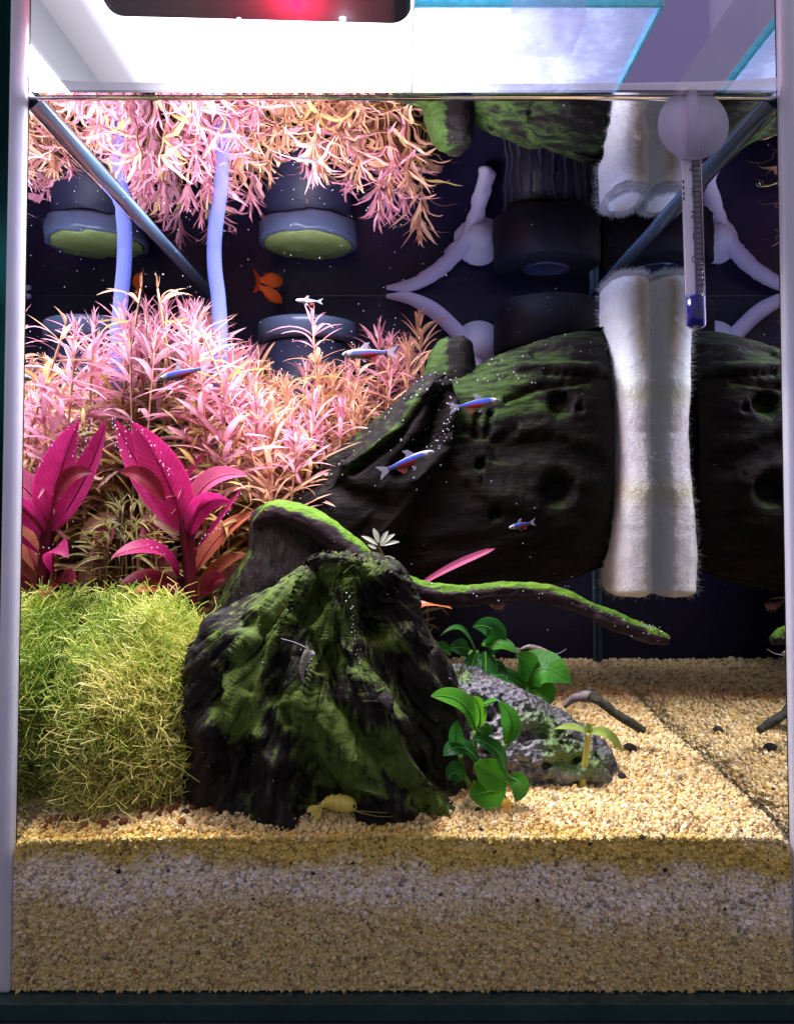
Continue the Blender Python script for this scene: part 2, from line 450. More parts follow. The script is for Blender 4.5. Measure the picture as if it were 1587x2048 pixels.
# glass lid on the right half, with its clip
lid = thing('glass_lid', P(1060, 30, .86), 'wet glass lid with bright turquoise edge beside the lamp', 'lid')
zl = .3365
def frost(name):
    m, nt, out = new_mat(name); N = NT(nt)
    f = noise_fac(N, 60, 8, rough=.75)
    fac = ramp(N, f, [(.42, (.35,) * 3), (.52, (.5,) * 3), (.60, (.9,) * 3)])
    d = N.n('ShaderNodeBsdfTranslucent'); d.inputs[0].default_value = (.75, .8, .97, 1)
    t = N.n('ShaderNodeBsdfTransparent'); t.inputs[0].default_value = (.82, .90, .97, 1)
    mx = N.n('ShaderNodeMixShader'); N.l(fac, mx.inputs[0]); N.l(t.outputs[0], mx.inputs[1]); N.l(d.outputs[0], mx.inputs[2])
    N.l(mx.outputs[0], out.inputs[0]); return m
LXA, LXB = .0043, px2m(1330 - 805, .86)
v, f = box(LXA, LXB, .042, YB, zl, zl + .004)
obj('sheet', v, f, frost('misted_glass'), lid, smooth=False)
edge_m = pbr('turquoise_edge', (.10, .62, .72), (.2, .8, .9), 300, .2, .6, sss=.8)
v, f = box(LXA, LXB, .0405, .0418, zl - .0002, zl + .0036); obj('front_edge', v, f, edge_m, lid, smooth=False)
v, f = box(LXB + .0002, LXB + .0016, .0405, YB, zl - .0002, zl + .0036); obj('side_edge', v, f, edge_m, lid, smooth=False)
clip_m = milky('clear_acrylic', (.80, .76, 1.0), .80, .1, .5)
clip = thing('lid_clip', P(1115, 40, .92), 'clear acrylic clip hanging on the front edge of the glass lid', 'clip')
cx0, cx1 = px2m(1035 - 805, .9), px2m(1192 - 805, .9)
pts = [(.0395, zl + .006), (.037, zl + .004), (.037, zl - .004), (.042, zl - .0065), (.062, zl - .006), (.070, zl - .003)]
V = np.array([(x, y, z) for (y, z) in pts for x in (cx0, cx1)] + [(x, y + .0012, z + .0014) for (y, z) in pts for x in (cx0, cx1)])
n = len(pts); F = []
for i in range(n - 1):
    a = 2 * i; F += [(a, a + 1, a + 3, a + 2), (2 * n + a, 2 * n + a + 2, 2 * n + a + 3, 2 * n + a + 1), (a, a + 2, 2 * n + a + 2, 2 * n + a), (a + 1, 2 * n + a + 1, 2 * n + a + 3, a + 3)]
obj('hook', V, F, clip_m, clip, smooth=False)

# shadow on the wall behind, built as a darker lavender slab
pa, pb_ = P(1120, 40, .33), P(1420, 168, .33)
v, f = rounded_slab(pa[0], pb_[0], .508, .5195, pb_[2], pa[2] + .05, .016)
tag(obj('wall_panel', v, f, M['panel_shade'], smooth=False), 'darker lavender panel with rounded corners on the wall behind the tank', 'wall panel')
# curtain strip outside on the left
ys = np.linspace(.05, .30, 60)
V = np.array([(-.19 + .006 * math.sin(i * .8) + .02 * (y - .05), y, z) for i, y in enumerate(ys) for z in (-.005, .62)])
F = [(2 * i, 2 * i + 1, 2 * i + 3, 2 * i + 2) for i in range(len(ys) - 1)]
cu = obj('curtain', V, F, M['teal'], smooth=True)
so = cu.modifiers.new('cloth', 'SOLIDIFY'); so.thickness = .002
tag(cu, 'dark teal cloth hanging outside the left side of the tank', 'curtain')
# ------------------------------------------------------------------ sand bed
def sand_z(x, y):
    x, y = np.asarray(x, float), np.asarray(y, float)
    z = .0490 + .0045 * np.clip(y / YB, 0, 1)
    z = z + .0012 * fbm(np.stack([x * 26, y * 26, x * 0 + 2.2], -1), 3)
    z = z + .0018 * np.exp(-((x + .02) / .05) ** 2 - ((y - .02) / .02) ** 2) - .0028 * np.exp(-((y - .0) / .0065) ** 2) - .0030 * np.clip((x - XR + .005) / .005, 0, 1) - .0022 * np.clip((XL + .004 - x) / .004, 0, 1)
    return z
def sand_mat(name, grains):
    m, nt, out = new_mat(name); N = NT(nt)
    p = N.n('ShaderNodeBsdfPrincipled'); p.inputs['Roughness'].default_value = .35; p.inputs['Specular IOR Level'].default_value = .5
    g = N.n('ShaderNodeNewGeometry')
    sep = N.n('ShaderNodeSeparateXYZ'); N.l(g.outputs['Position'], sep.inputs[0])
    nz = N.n('ShaderNodeTexNoise'); nz.inputs['Scale'].default_value = 30; nz.inputs['Detail'].default_value = 9; nz.inputs['Roughness'].default_value = .68; N.l(g.outputs['Position'], nz.inputs['Vector'])
    # wavy colour bands by height: yellow stain, and lavender reflected light painted in
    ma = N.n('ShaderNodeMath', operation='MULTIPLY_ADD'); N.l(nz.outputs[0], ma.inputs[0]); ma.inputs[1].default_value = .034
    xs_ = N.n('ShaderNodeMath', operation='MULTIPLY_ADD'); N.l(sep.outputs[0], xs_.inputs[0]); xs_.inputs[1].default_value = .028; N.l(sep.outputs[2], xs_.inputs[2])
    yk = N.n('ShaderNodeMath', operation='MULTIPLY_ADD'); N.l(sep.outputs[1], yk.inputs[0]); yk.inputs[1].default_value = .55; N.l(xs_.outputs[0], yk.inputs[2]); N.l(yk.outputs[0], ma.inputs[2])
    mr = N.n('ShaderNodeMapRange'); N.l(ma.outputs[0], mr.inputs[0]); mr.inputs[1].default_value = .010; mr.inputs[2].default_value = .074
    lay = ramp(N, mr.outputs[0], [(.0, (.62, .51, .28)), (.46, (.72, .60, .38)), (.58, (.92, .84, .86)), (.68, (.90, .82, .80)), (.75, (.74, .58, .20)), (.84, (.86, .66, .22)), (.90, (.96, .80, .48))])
    if grains:
        rnd = g.outputs['Random Per Island']
    else:
        vo = N.n('ShaderNodeTexVoronoi'); vo.inputs['Scale'].default_value = 1200; N.l(g.outputs['Position'], vo.inputs['Vector'])
        sp = N.n('ShaderNodeSeparateColor'); N.l(vo.outputs['Color'], sp.inputs[0]); rnd = sp.outputs[0]
    tint = ramp(N, rnd, [(0, (.10, .08, .06)), (.07, (.34, .26, .17)), (.22, (.70, .58, .36)), (.42, (.98, .88, .42)), (.6, (1, .93, .80)), (.8, (1.0, 1.0, 1.0)), (.93, (1, .86, .66)), (1, (.45, .22, .12))])
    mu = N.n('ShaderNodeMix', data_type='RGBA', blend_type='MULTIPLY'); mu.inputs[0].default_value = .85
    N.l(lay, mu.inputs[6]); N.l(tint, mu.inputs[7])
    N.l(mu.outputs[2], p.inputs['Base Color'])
    N.l(p.outputs[0], out.inputs[0]); return m
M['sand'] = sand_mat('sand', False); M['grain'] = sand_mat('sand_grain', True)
nx, ny = 140, 140
gx, gy = np.meshgrid(np.linspace(XL + .0002, XR - .0002, nx), np.linspace(.0012, YB - .0005, ny))
top = np.stack([gx, gy, sand_z(gx, gy) - .0006], -1).reshape(-1, 3)
bot = top.copy(); bot[:, 2] = .0003
idx = np.arange(nx * ny).reshape(ny, nx); n = nx * ny
F = np.stack([idx[:-1, :-1], idx[:-1, 1:], idx[1:, 1:], idx[1:, :-1]], -1).reshape(-1, 4)
ring = np.concatenate([idx[0, :], idx[1:, -1], idx[-1, -2::-1], idx[-2:0:-1, 0]])
r2 = np.roll(ring, -1)
side = np.stack([ring, ring + n, r2 + n, r2], -1)
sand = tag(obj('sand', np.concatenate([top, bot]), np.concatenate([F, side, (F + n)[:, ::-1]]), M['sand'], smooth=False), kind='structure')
phi = (1 + 5 ** .5) / 2
ICO = np.array([(-1, phi, 0), (1, phi, 0), (-1, -phi, 0), (1, -phi, 0), (0, -1, phi), (0, 1, phi), (0, -1, -phi), (0, 1, -phi), (phi, 0, -1), (phi, 0, 1), (-phi, 0, -1), (-phi, 0, 1)]) / math.sqrt(1 + phi * phi)
ICF = np.array([(0, 11, 5), (0, 5, 1), (0, 1, 7), (0, 7, 10), (0, 10, 11), (1, 5, 9), (5, 11, 4), (11, 10, 2), (10, 7, 6), (7, 1, 8), (3, 9, 4), (3, 4, 2), (3, 2, 6), (3, 6, 8), (3, 8, 9), (4, 9, 5), (2, 4, 11), (6, 2, 10), (8, 6, 7), (9, 8, 1)])
def rand_rot(n):
    q = rng.normal(size=(n, 4)); q /= np.linalg.norm(q, axis=1)[:, None]
    a, b, c, d = q.T
    return np.stack([np.stack([a*a+b*b-c*c-d*d, 2*(b*c-a*d), 2*(b*d+a*c)], -1), np.stack([2*(b*c+a*d), a*a-b*b+c*c-d*d, 2*(c*d-a*b)], -1), np.stack([2*(b*d-a*c), 2*(c*d+a*b), a*a-b*b-c*c+d*d], -1)], 1)
def balls(C, R, jit=.18, stretch=.3):
    n = len(C)
    V = ICO[None] * (1 + jit * rng.normal(size=(n, 12, 1)))
    V = V * (1 + stretch * (rng.random((n, 1, 3)) - .5) * 2)
    V = np.einsum('nij,nkj->nki', rand_rot(n), V) * np.asarray(R)[:, None, None] + np.asarray(C)[:, None, :]
    return V.reshape(-1, 3), (ICF[None] + 12 * np.arange(n)[:, None, None]).reshape(-1, 3)
nf, nt_ = 22000, 52000
fx = rng.uniform(XL + .0008, XR - .0008, nf); fzz = rng.uniform(.0008, 1, nf) * (sand_z(fx, fx * 0) - .0004)
Cf = np.stack([fx, .0012 + rng.uniform(-.0002, .0006, nf), fzz], -1)
tx = rng.uniform(XL + .001, XR - .001, nt_); ty = YB * rng.random(nt_) ** 1.7
ty = np.clip(ty, .0012, YB - .001)
Ct = np.stack([tx, ty, sand_z(tx, ty) + rng.uniform(-.0007, .0004, nt_)], -1)
C = np.concatenate([Cf, Ct])
R = np.concatenate([np.clip(.00050 * np.exp(.32 * rng.normal(size=nf)), .00028, .0011), np.clip(.00056 * np.exp(.30 * rng.normal(size=nt_)), .0003, .0012) * (1 + ty * 2)])
V, F = balls(C, R)
tag(obj('sand_grains', V, F, M['grain'], sand, smooth=False), kind='stuff')
def on_sand(px, py):
    """point of the sand bed seen at a pixel"""
    lo, hi = .45, 1.0
    for _ in range(40):
        s = (lo + hi) / 2; q = P(px, py, s)
        if q[2] < float(sand_z(q[0], q[1])): lo = s      # ray already under the sand: come nearer
        else: hi = s
    q = P(px, py, s); q[2] = float(sand_z(q[0], q[1])); return q, s

# ------------------------------------------------------------------ sculpted bodies
def poly_dist(p, line):
    line = np.asarray(line, float)
    if len(line) == 1: return np.linalg.norm(p - line[0], axis=1)
    d = np.full(len(p), 1e9)
    for a, b in zip(line[:-1], line[1:]):
        ab = b - a; t = np.clip(((p - a) @ ab) / (ab @ ab + 1e-9), 0, 1)
        d = np.minimum(d, np.linalg.norm(p - (a + t[:, None] * ab), axis=1))
    return d
def grid_normals(V, nr, ns, closed=True):
    G = V.reshape(nr, ns, 3)
    du = np.roll(G, -1, 1) - np.roll(G, 1, 1) if closed else np.gradient(G, axis=1)
    dv = np.gradient(G, axis=0)
    N = np.cross(du, dv); N /= np.linalg.norm(N, axis=2)[..., None] + 1e-12
    return N.reshape(-1, 3)
def grid_faces(nr, ns, caps=True):
    idx = np.arange(nr * ns).reshape(nr, ns); r = np.roll(idx, -1, 1)
    F = np.stack([idx[:-1], r[:-1], r[1:], idx[1:]], -1).reshape(-1, 4).tolist()
    if caps:
        F += [list(range(ns - 1, -1, -1)), [(nr - 1) * ns + j for j in range(ns)]]
    return F
def front_w(V, N):
    toc = np.array([0, -D, ZC]) - V; toc /= np.linalg.norm(toc, axis=1)[:, None]
    return np.clip((N * toc).sum(1) * 2 + .35, 0, 1)
def sculpt(V, nr, ns, strokes):
    N = grid_normals(V, nr, ns); pr = proj(V); fw = front_w(V, N)
    for line, wd, amp in strokes:
        d = poly_dist(pr, line)
        V = V + N * (np.exp(-(d / wd) ** (1.25 if amp > 0 else 2.6)) * amp * .001 * fw)[:, None]
    return V
def paint(V, nr, ns, strokes, base=None):
    pr = proj(V); N = grid_normals(V, nr, ns); fw = front_w(V, N)
    a = np.zeros(len(V)) if base is None else base.copy()
    for line, wd, amp in strokes:
        a = a + amp * np.exp(-(poly_dist(pr, line) / wd) ** 2) * fw
    return a
def loft_v(rows, s, depth, nr, ns, power=2.4):
    """rows (py, x_left, x_right, half depth scale) in the photograph, at mid depth s; rings stacked from top to bottom"""
    rows = np.array(rows, float)
    py = np.linspace(rows[0, 0], rows[-1, 0], nr)
    xl, xr, ds = [np.interp(py, rows[:, 0], rows[:, i]) for i in (1, 2, 3)]
    k = np.array([.25, .5, .25])
    for _ in range(3):
        for a in (xl, xr, ds): a[1:-1] = np.convolve(a, k, 'valid')
    ang = np.arange(ns) * TAU / ns
    c, sn = np.cos(ang), np.sin(ang)
    ce = np.sign(c) * np.abs(c) ** (2 / power); se = np.sign(sn) * np.abs(sn) ** (2 / power)
    V = np.zeros((nr, ns, 3))
    for i in range(nr):
        A, B = P(xl[i], py[i], s), P(xr[i], py[i], s)
        m, h = (A + B) / 2, np.linalg.norm(B - A) / 2
        V[i, :, 0] = m[0] + h * ce; V[i, :, 1] = m[1] - depth * ds[i] * se; V[i, :, 2] = m[2]
    return V.reshape(-1, 3)
def loft_h(cols, s_mid, depth, nr, ns, power=2.2, s_end=None):
    """cols (px, py_top, py_bottom, half depth scale): rings along x"""
    cols = np.array(cols, float)
    px = np.linspace(cols[0, 0], cols[-1, 0], nr)
    t, b, ds = [np.interp(px, cols[:, 0], cols[:, i]) for i in (1, 2, 3)]
    k = np.array([.25, .5, .25])
    for _ in range(3):
        for a in (t, b, ds): a[1:-1] = np.convolve(a, k, 'valid')
    ang = np.arange(ns) * TAU / ns
    c, sn = np.cos(ang), np.sin(ang)
    ce = np.sign(c) * np.abs(c) ** (2 / power); se = np.sign(sn) * np.abs(sn) ** (2 / power)
    V = np.zeros((nr, ns, 3))
    for i in range(nr):
        s = s_mid if s_end is None else s_mid + (s_end - s_mid) * i / (nr - 1)
        A, B = P(px[i], t[i], s), P(px[i], b[i], s)
        m, h = (A + B) / 2, (A[2] - B[2]) / 2
        V[i, :, 0] = m[0]; V[i, :, 1] = m[1] - depth * ds[i] * ce; V[i, :, 2] = m[2] + h * se
    return V.reshape(-1, 3)

M['wood_stump'] = wood_mat('wood_stump', (.005, .004, .005), (.050, .042, .038), (.034, .060, .013), (.12, .175, .034), (1, 1, .3), 9, True, 1.5)
M['wood_log'] = wood_mat('wood_log', (.003, .0028, .0032), (.016, .012, .010), (.010, .021, .005), (.034, .062, .011), (.16, .6, 1), 330, False, 1.5)
M['wood_branch'] = wood_mat('wood_branch', (.020, .012, .016), (.060, .040, .045), (.035, .10, .010), (.14, .26, .025), (.25, 1, 1), 300, False, 1.8)

# --- front stump
NR, NS = 360, 500
rows = [(1128, 690, 770, .25), (1140, 645, 795, .5), (1170, 600, 806, .62), (1200, 540, 816, .7), (1250, 428, 832, .78), (1300, 396, 852, .86),
        (1350, 388, 884, .92), (1400, 388, 905, .97), (1450, 390, 918, 1.0), (1500, 390, 928, 1.0), (1560, 388, 934, 1.0), (1610, 386, 932, 1.0), (1690, 390, 925, .98)]
V = loft_v(rows, .83, .044, NR, NS, 2.3)
Nn = grid_normals(V, NR, NS)
flow = np.stack([V[:, 0] * 95 + V[:, 2] * 26, V[:, 1] * 95, V[:, 2] * 22], -1)
apex = P(690, 1075, .87)
def fan(V, ka, kr, ky):
    dx, dz = V[:, 0] - apex[0], apex[2] - V[:, 2]
    return np.stack([np.arctan2(dx, dz) * ka, np.hypot(dx, dz) * kr, V[:, 1] * ky], -1)
V = V + Nn * (.0048 * ridged(fan(V, 4.6, 9, 24) + .26 * fbm(V * 45, 2)[:, None], 3) + .0010 * fbm(V * 50, 2))[:, None]
V = sculpt(V, NR, NS, [
    ([(650, 1145), (560, 1215), (490, 1290), (455, 1400), (440, 1470)], 26, 5.5),
    ([(690, 1165), (700, 1260), (705, 1330), (745, 1420), (775, 1460)], 15, 6.5),
    ([(600, 1220), (590, 1290), (600, 1400), (690, 1490), (760, 1560)], 38, 4),
    ([(740, 1410), (790, 1520), (845, 1595), (890, 1645)], 26, 8),
    ([(430, 1250), (398, 1350), (400, 1450)], 22, 4.5),
    ([(800, 1260), (850, 1320)], 24, 6), ([(860, 1340), (905, 1400)], 18, 4),
    ([(520, 1470), (558, 1545), (545, 1600)], 18, 5),
    ([(700, 1510), (705, 1560), (760, 1590), (800, 1625)], 16, 5),
    ([(660, 1150), (740, 1150), (800, 1175)], 18, 5),
    ([(748, 1215), (752, 1240)], 32, -13), ([(640, 1190), (610, 1235)], 20, -8), ([(775, 1190)], 20, -7),
    ([(490, 1520), (480, 1580)], 38, -9), ([(590, 1580), (660, 1625)], 42, -10), ([(600, 1500), (640, 1560)], 20, -4),
    ([(800, 1345), (855, 1450)], 40, -8), ([(860, 1500), (880, 1570)], 30, -6), ([(560, 1330), (548, 1385)], 20, -7), ([(570, 1420), (578, 1445)], 9, -4),
    ([(458, 1330), (448, 1430), (432, 1560)], 10, -6), ([(660, 1300), (672, 1400), (720, 1470), (760, 1510)], 13, -5),
    ([(800, 1470), (850, 1560)], 16, -6), ([(480, 1240), (520, 1260)], 16, -4), ([(530, 1290), (500, 1380)], 10, -2.5),
    ([(620, 1270), (640, 1340)], 9, -3)])
Nn = grid_normals(V, NR, NS)
crag = np.clip(paint(V, NR, NS, [([(440, 1250), (405, 1350), (400, 1620)], 42, 1), ([(560, 1200), (640, 1150), (800, 1160)], 34, .8), ([(700, 1180), (706, 1330), (760, 1440)], 26, .7), ([(830, 1260), (880, 1340), (920, 1420)], 34, .9), ([(540, 1340), (560, 1470)], 30, .8), ([(700, 1500), (720, 1580), (800, 1620)], 34, .8)]), 0, 1)
V = V + Nn * (crag * (.0015 * ridged(fan(V, 13, 30, 40) + .5 * fbm(V * 90, 3)[:, None], 5) - .0003))[:, None]
Nn = grid_normals(V, NR, NS)
V = V + Nn * (.0008 * ridged(fan(V, 18, 14, 30) + .3 * fbm(V * 120, 2)[:, None], 3) + .0006 * np.clip(fbm(V * 260, 3) - .1, -.2, 1))[:, None]
alg = paint(V, NR, NS, [
    ([(610, 1180), (540, 1240), (490, 1320), (465, 1420)], 36, .75), ([(480, 1380), (470, 1460)], 40, .45),
    ([(640, 1230), (660, 1320)], 34, .6), ([(600, 1420), (640, 1500), (700, 1550)], 60, .55), ([(680, 1440), (760, 1500)], 30, .45),
    ([(780, 1480), (800, 1540), (850, 1600), (885, 1640)], 24, .65), ([(660, 1150), (740, 1140)], 24, .6), ([(760, 1275), (800, 1290)], 26, .5),
    ([(700, 1180), (706, 1260)], 20, .4), ([(640, 1600), (700, 1570)], 30, .25), ([(730, 1330), (790, 1420)], 26, .3), ([(430, 1270), (420, 1320)], 18, .35),
    ([(566, 1400), (578, 1440)], 7, .9), ([(480, 1415), (470, 1450)], 14, .3)])
Nn2 = grid_normals(V, NR, NS)
alg = alg * 1.05 + .28 * np.clip(Nn2[:, 2], 0, 1) + .10 * np.clip((proj(V)[:, 0] - 420) / 60, 0, 1) - .10
stump = thing('driftwood_stump', P(660, 1640, .83), 'large ridged dark driftwood stump with green algae in front on the sand', 'driftwood')
obj('stump_body', V, grid_faces(NR, NS), M['wood_stump'], stump, attrs={'algae': alg, 'flow': fan(V, 3.0, 9.0, 20.0) + .25 * fbm(V * 60, 2)[:, None]})
stumpV = V

# --- wedge and long curved root behind the stump
root = thing('driftwood_root', P(600, 1300, .74), 'smooth purple brown root arching right over the stump with green top edge', 'driftwood')
NR2, NS2 = 120, 160
V = loft_v([(1008, 535, 575, .3), (1020, 510, 620, .6), (1050, 503, 655, .8), (1100, 500, 690, .9), (1150, 470, 705, 1), (1200, 442, 705, 1), (1260, 405, 705, 1), (1400, 395, 690, 1), (1560, 395, 690, 1)], .72, .020, NR2, NS2, 2.8)
Nn = grid_normals(V, NR2, NS2)
V = V + Nn * (.0012 * ridged(np.stack([V[:, 0] * 120, V[:, 1] * 120, V[:, 2] * 30], -1), 3) + .0005 * fbm(V * 200, 2))[:, None]
a = paint(V, NR2, NS2, [([(520, 1012), (600, 1015), (650, 1045)], 12, .9), ([(495, 1110), (440, 1210)], 14, .5)])
obj('root_foot', V, grid_faces(NR2, NS2), M['wood_stump'], root, attrs={'algae': a - .1, 'flow': V * np.array([60., 60., 14.])})
bp = [(515, 1050, .745), (548, 1026, .75), (590, 1030, .755), (640, 1055, .76), (700, 1098, .765), (750, 1132, .77), (800, 1163, .775), (860, 1184, .78), (930, 1192, .785), (1000, 1184, .79), (1060, 1183, .795), (1120, 1195, .80), (1180, 1220, .805), (1240, 1248, .81), (1300, 1270, .815), (1338, 1281, .82)]
NR3, NS3 = 300, 40
path = smooth_path([P(*q) for q in bp], NR3)
rad = px2m(np.interp(np.linspace(0, 1, NR3), [0, .08, .2, .4, .6, .8, .95, 1], [16, 24, 26, 19, 15.5, 15.5, 14, 9]), .78)
V, F = tube(path, rad, NS3)
Nn = grid_normals(V, NR3, NS3); cen = np.repeat(path, NS3, 0)
out_ = V - cen; out_ /= np.linalg.norm(out_, axis=1)[:, None] + 1e-12
tpar = np.repeat(np.linspace(0, 1, NR3), NS3)
V = V + out_ * (.0007 * ridged(np.stack([tpar * 26, out_[:, 2] * 2.5, out_[:, 1] * 2.5], -1), 3) + .0004 * fbm(V * 330, 2) + .0009 * fbm(np.stack([tpar * 14, tpar * 0, tpar * 0], -1), 2))[:, None]
a = np.clip(out_[:, 2] * 1.25 - .30, -.5, .75) + .15 * fbm(V * 90, 2)
obj('root_limb', V, F, M['wood_branch'], root, attrs={'algae': a})

# --- large log at the back right
NR4, NS4 = 320, 220
log = thing('driftwood_log', P(960, 1180, .62), 'huge dark hollow log with round holes across the back, mossy top', 'driftwood')
cols = [(575, 985, 1100, .3), (640, 930, 1160, .6), (720, 870, 1190, .8), (800, 800, 1200, .9), (870, 752, 1200, 1), (940, 744, 1195, 1), (1000, 714, 1185, 1), (1080, 687, 1165, 1), (1150, 668, 1150, 1), (1200, 657, 1130, 1), (1230, 656, 1126, 1), (1246, 655, 1124, 1)]
V = loft_h(cols, .63, .030, NR4, NS4, 2.3)
Nn = -grid_normals(V, NR4, NS4)
cen = V.reshape(NR4, NS4, 3).mean(1).repeat(NS4, 0)
if ((V - cen) * Nn).sum() < 0: Nn = -Nn
SG = 1 if ((V - cen) * grid_normals(V, NR4, NS4)).sum() > 0 else -1
V = V + Nn * (.0010 * ridged(np.stack([V[:, 0] * 14, V[:, 1] * 90, V[:, 2] * 110 - V[:, 0] * 25], -1), 4) + .0008 * fbm(V * 40, 2))[:, None]
def sculpt_s(V, nr, ns, strokes):
    N = grid_normals(V, nr, ns) * SG; pr = proj(V); fw = front_w(V, N)
    for line, wd, amp in strokes:
        V = V + N * (np.exp(-(poly_dist(pr, line) / wd) ** 4) * amp * .001 * fw)[:, None]
    return V
V = sculpt_s(V, NR4, NS4, [
    ([(1122, 805)], 24, -8), ([(1160, 815)], 9, -4), ([(1115, 978)], 32, -9), ([(990, 1028)], 12, -6), ([(960, 928)], 11, -5), ([(730, 1035)], 34, -9),
    ([(1010, 800), (1080, 775), (1180, 760)], 6, -2.8), ([(1090, 745), (1220, 750)], 5, -2.2), ([(1070, 705), (1130, 700)], 11, -2.2), ([(930, 860), (980, 880), (1030, 860)], 9, -2.5),
    ([(955, 830), (950, 870)], 8, -3), ([(980, 828), (975, 865)], 8, -3), ([(1040, 738), (1200, 735)], 10, 2.5), ([(900, 900), (960, 980), (1060, 1010)], 20, 2),
    ([(1000, 900), (1100, 890), (1200, 930)], 24, -3.5)])
N4 = grid_normals(V, NR4, NS4) * SG
V = V + N4 * (.0011 * ridged(np.stack([V[:, 0] * 36, V[:, 1] * 260, V[:, 2] * 360 - V[:, 0] * 50], -1) + .3 * fbm(V * 90, 2)[:, None], 4))[:, None]
V[:, 0] = np.minimum(V[:, 0], .1008)
u_ = np.clip((V[:, 0] - .076) / .028, 0, 1); V[:, 1] += .016 * u_ ** 2 * (V[:, 1] < .146)
pr = proj(V)
N4 = grid_normals(V, NR4, NS4) * SG
a = .36 * np.clip(N4[:, 2] + .15, 0, 1) + .42 * np.exp(-((pr[:, 1] - 800) / 75) ** 2) * np.exp(-((pr[:, 0] - 980) / 130) ** 2) - .08
obj('log_body', V, grid_faces(NR4, NS4), M['wood_log'], log, attrs={'algae': a})
logV = V
# knot stub on top
NRk, NSk = 60, 60
V = loft_v([(679, 895, 925, .5), (688, 878, 938, .8), (710, 862, 942, 1), (745, 850, 948, 1.1), (800, 840, 950, 1.2)], .63, .014, NRk, NSk, 3)
Nn = grid_normals(V, NRk, NSk); V = V + Nn * (.0014 * ridged(np.stack([V[:, 0] * 160, V[:, 1] * 160, V[:, 2] * 50], -1), 3))[:, None]
Nn = grid_normals(V, NRk, NSk)
a = np.where(proj(V)[:, 0] < 895, .55, -.1) + .2 * np.clip(Nn[:, 2], 0, 1)
obj('knot_stub', V, grid_faces(NRk, NSk), M['wood_log'], log, attrs={'algae': a})
# torn flap of the log leaning to the left
NRs, NSs = 200, 120
V = loft_v([(752, 855, 890, .4), (790, 810, 908, .8), (840, 772, 908, 1), (880, 735, 895, 1), (930, 690, 868, 1), (975, 630, 850, 1), (1015, 560, 830, .9), (1070, 545, 815, .8)], .675, .011, NRs, NSs, 2.6)
Nn = grid_normals(V, NRs, NSs)
V = V + Nn * (.0018 * ridged(np.stack([V[:, 0] * 90 - V[:, 2] * 85, V[:, 1] * 60, (V[:, 0] + V[:, 2]) * 16], -1), 4))[:, None]
V = sculpt(V, NRs, NSs, [([(885, 790), (860, 870), (800, 940)], 16, -9), ([(850, 800), (790, 880), (700, 945)], 9, -4), ([(905, 800), (890, 890), (830, 960)], 8, 4),
                         ([(865, 770), (810, 850), (740, 900), (690, 940)], 7, 3.5), ([(690, 930), (705, 970)], 6, 3), ([(640, 960), (760, 1010)], 20, -3)])
a = paint(V, NRs, NSs, [([(835, 800), (790, 860), (740, 900), (690, 945)], 8, .8), ([(850, 770), (770, 850), (690, 920)], 9, .4), ([(870, 765)], 14, .5), ([(580, 1000), (640, 960)], 14, .4)]) - .2
obj('torn_flap', V, grid_faces(NRs, NSs), M['wood_log'], log, attrs={'algae': a})
flapV = V

# --- porous grey rock
NRr, NSr = 170, 240
rock = thing('rock', P(1060, 1560, .80), 'pitted grey rock with green algae on the sand right of the stump', 'rock')
V = loft_v([(1340, 895, 930, .3), (1352, 880, 950, .5), (1385, 878, 1046, .75), (1420, 878, 1096, .9), (1450, 880, 1152, 1), (1490, 885, 1206, 1.05), (1530, 900, 1230, 1.05), (1556, 920, 1226, 1), (1610, 930, 1215, .95)], .80, .026, NRr, NSr, 2.3)
Nn = grid_normals(V, NRr, NSr)
pit = np.clip(vnoise(V * 190) - .30, 0, 1) + .7 * np.clip(vnoise(V * 420 + 7) - .35, 0, 1)
V = V + Nn * (.0026 * fbm(V * 70, 3) + .0016 * ridged(V * 190, 4) - .0085 * pit)[:, None]
V = sculpt(V, NRr, NSr, [([(1012, 1520), (1100, 1530), (1180, 1545)], 22, 2.5), ([(1122, 1470), (1132, 1480)], 10, -6), ([(1090, 1530)], 10, -4), ([(1150, 1525)], 8, -4), ([(1050, 1480)], 12, -4), ([(960, 1400), (1000, 1420)], 10, -4), ([(1000, 1570), (1180, 1580)], 14, -4)])
a = paint(V, NRr, NSr, [([(1120, 1510), (1180, 1530)], 34, .7), ([(1080, 1440), (1110, 1470)], 30, .5), ([(905, 1350), (930, 1352)], 16, .7), ([(1030, 1440)], 30, .35)])
pitattr = np.clip(pit * 4, 0, 1)
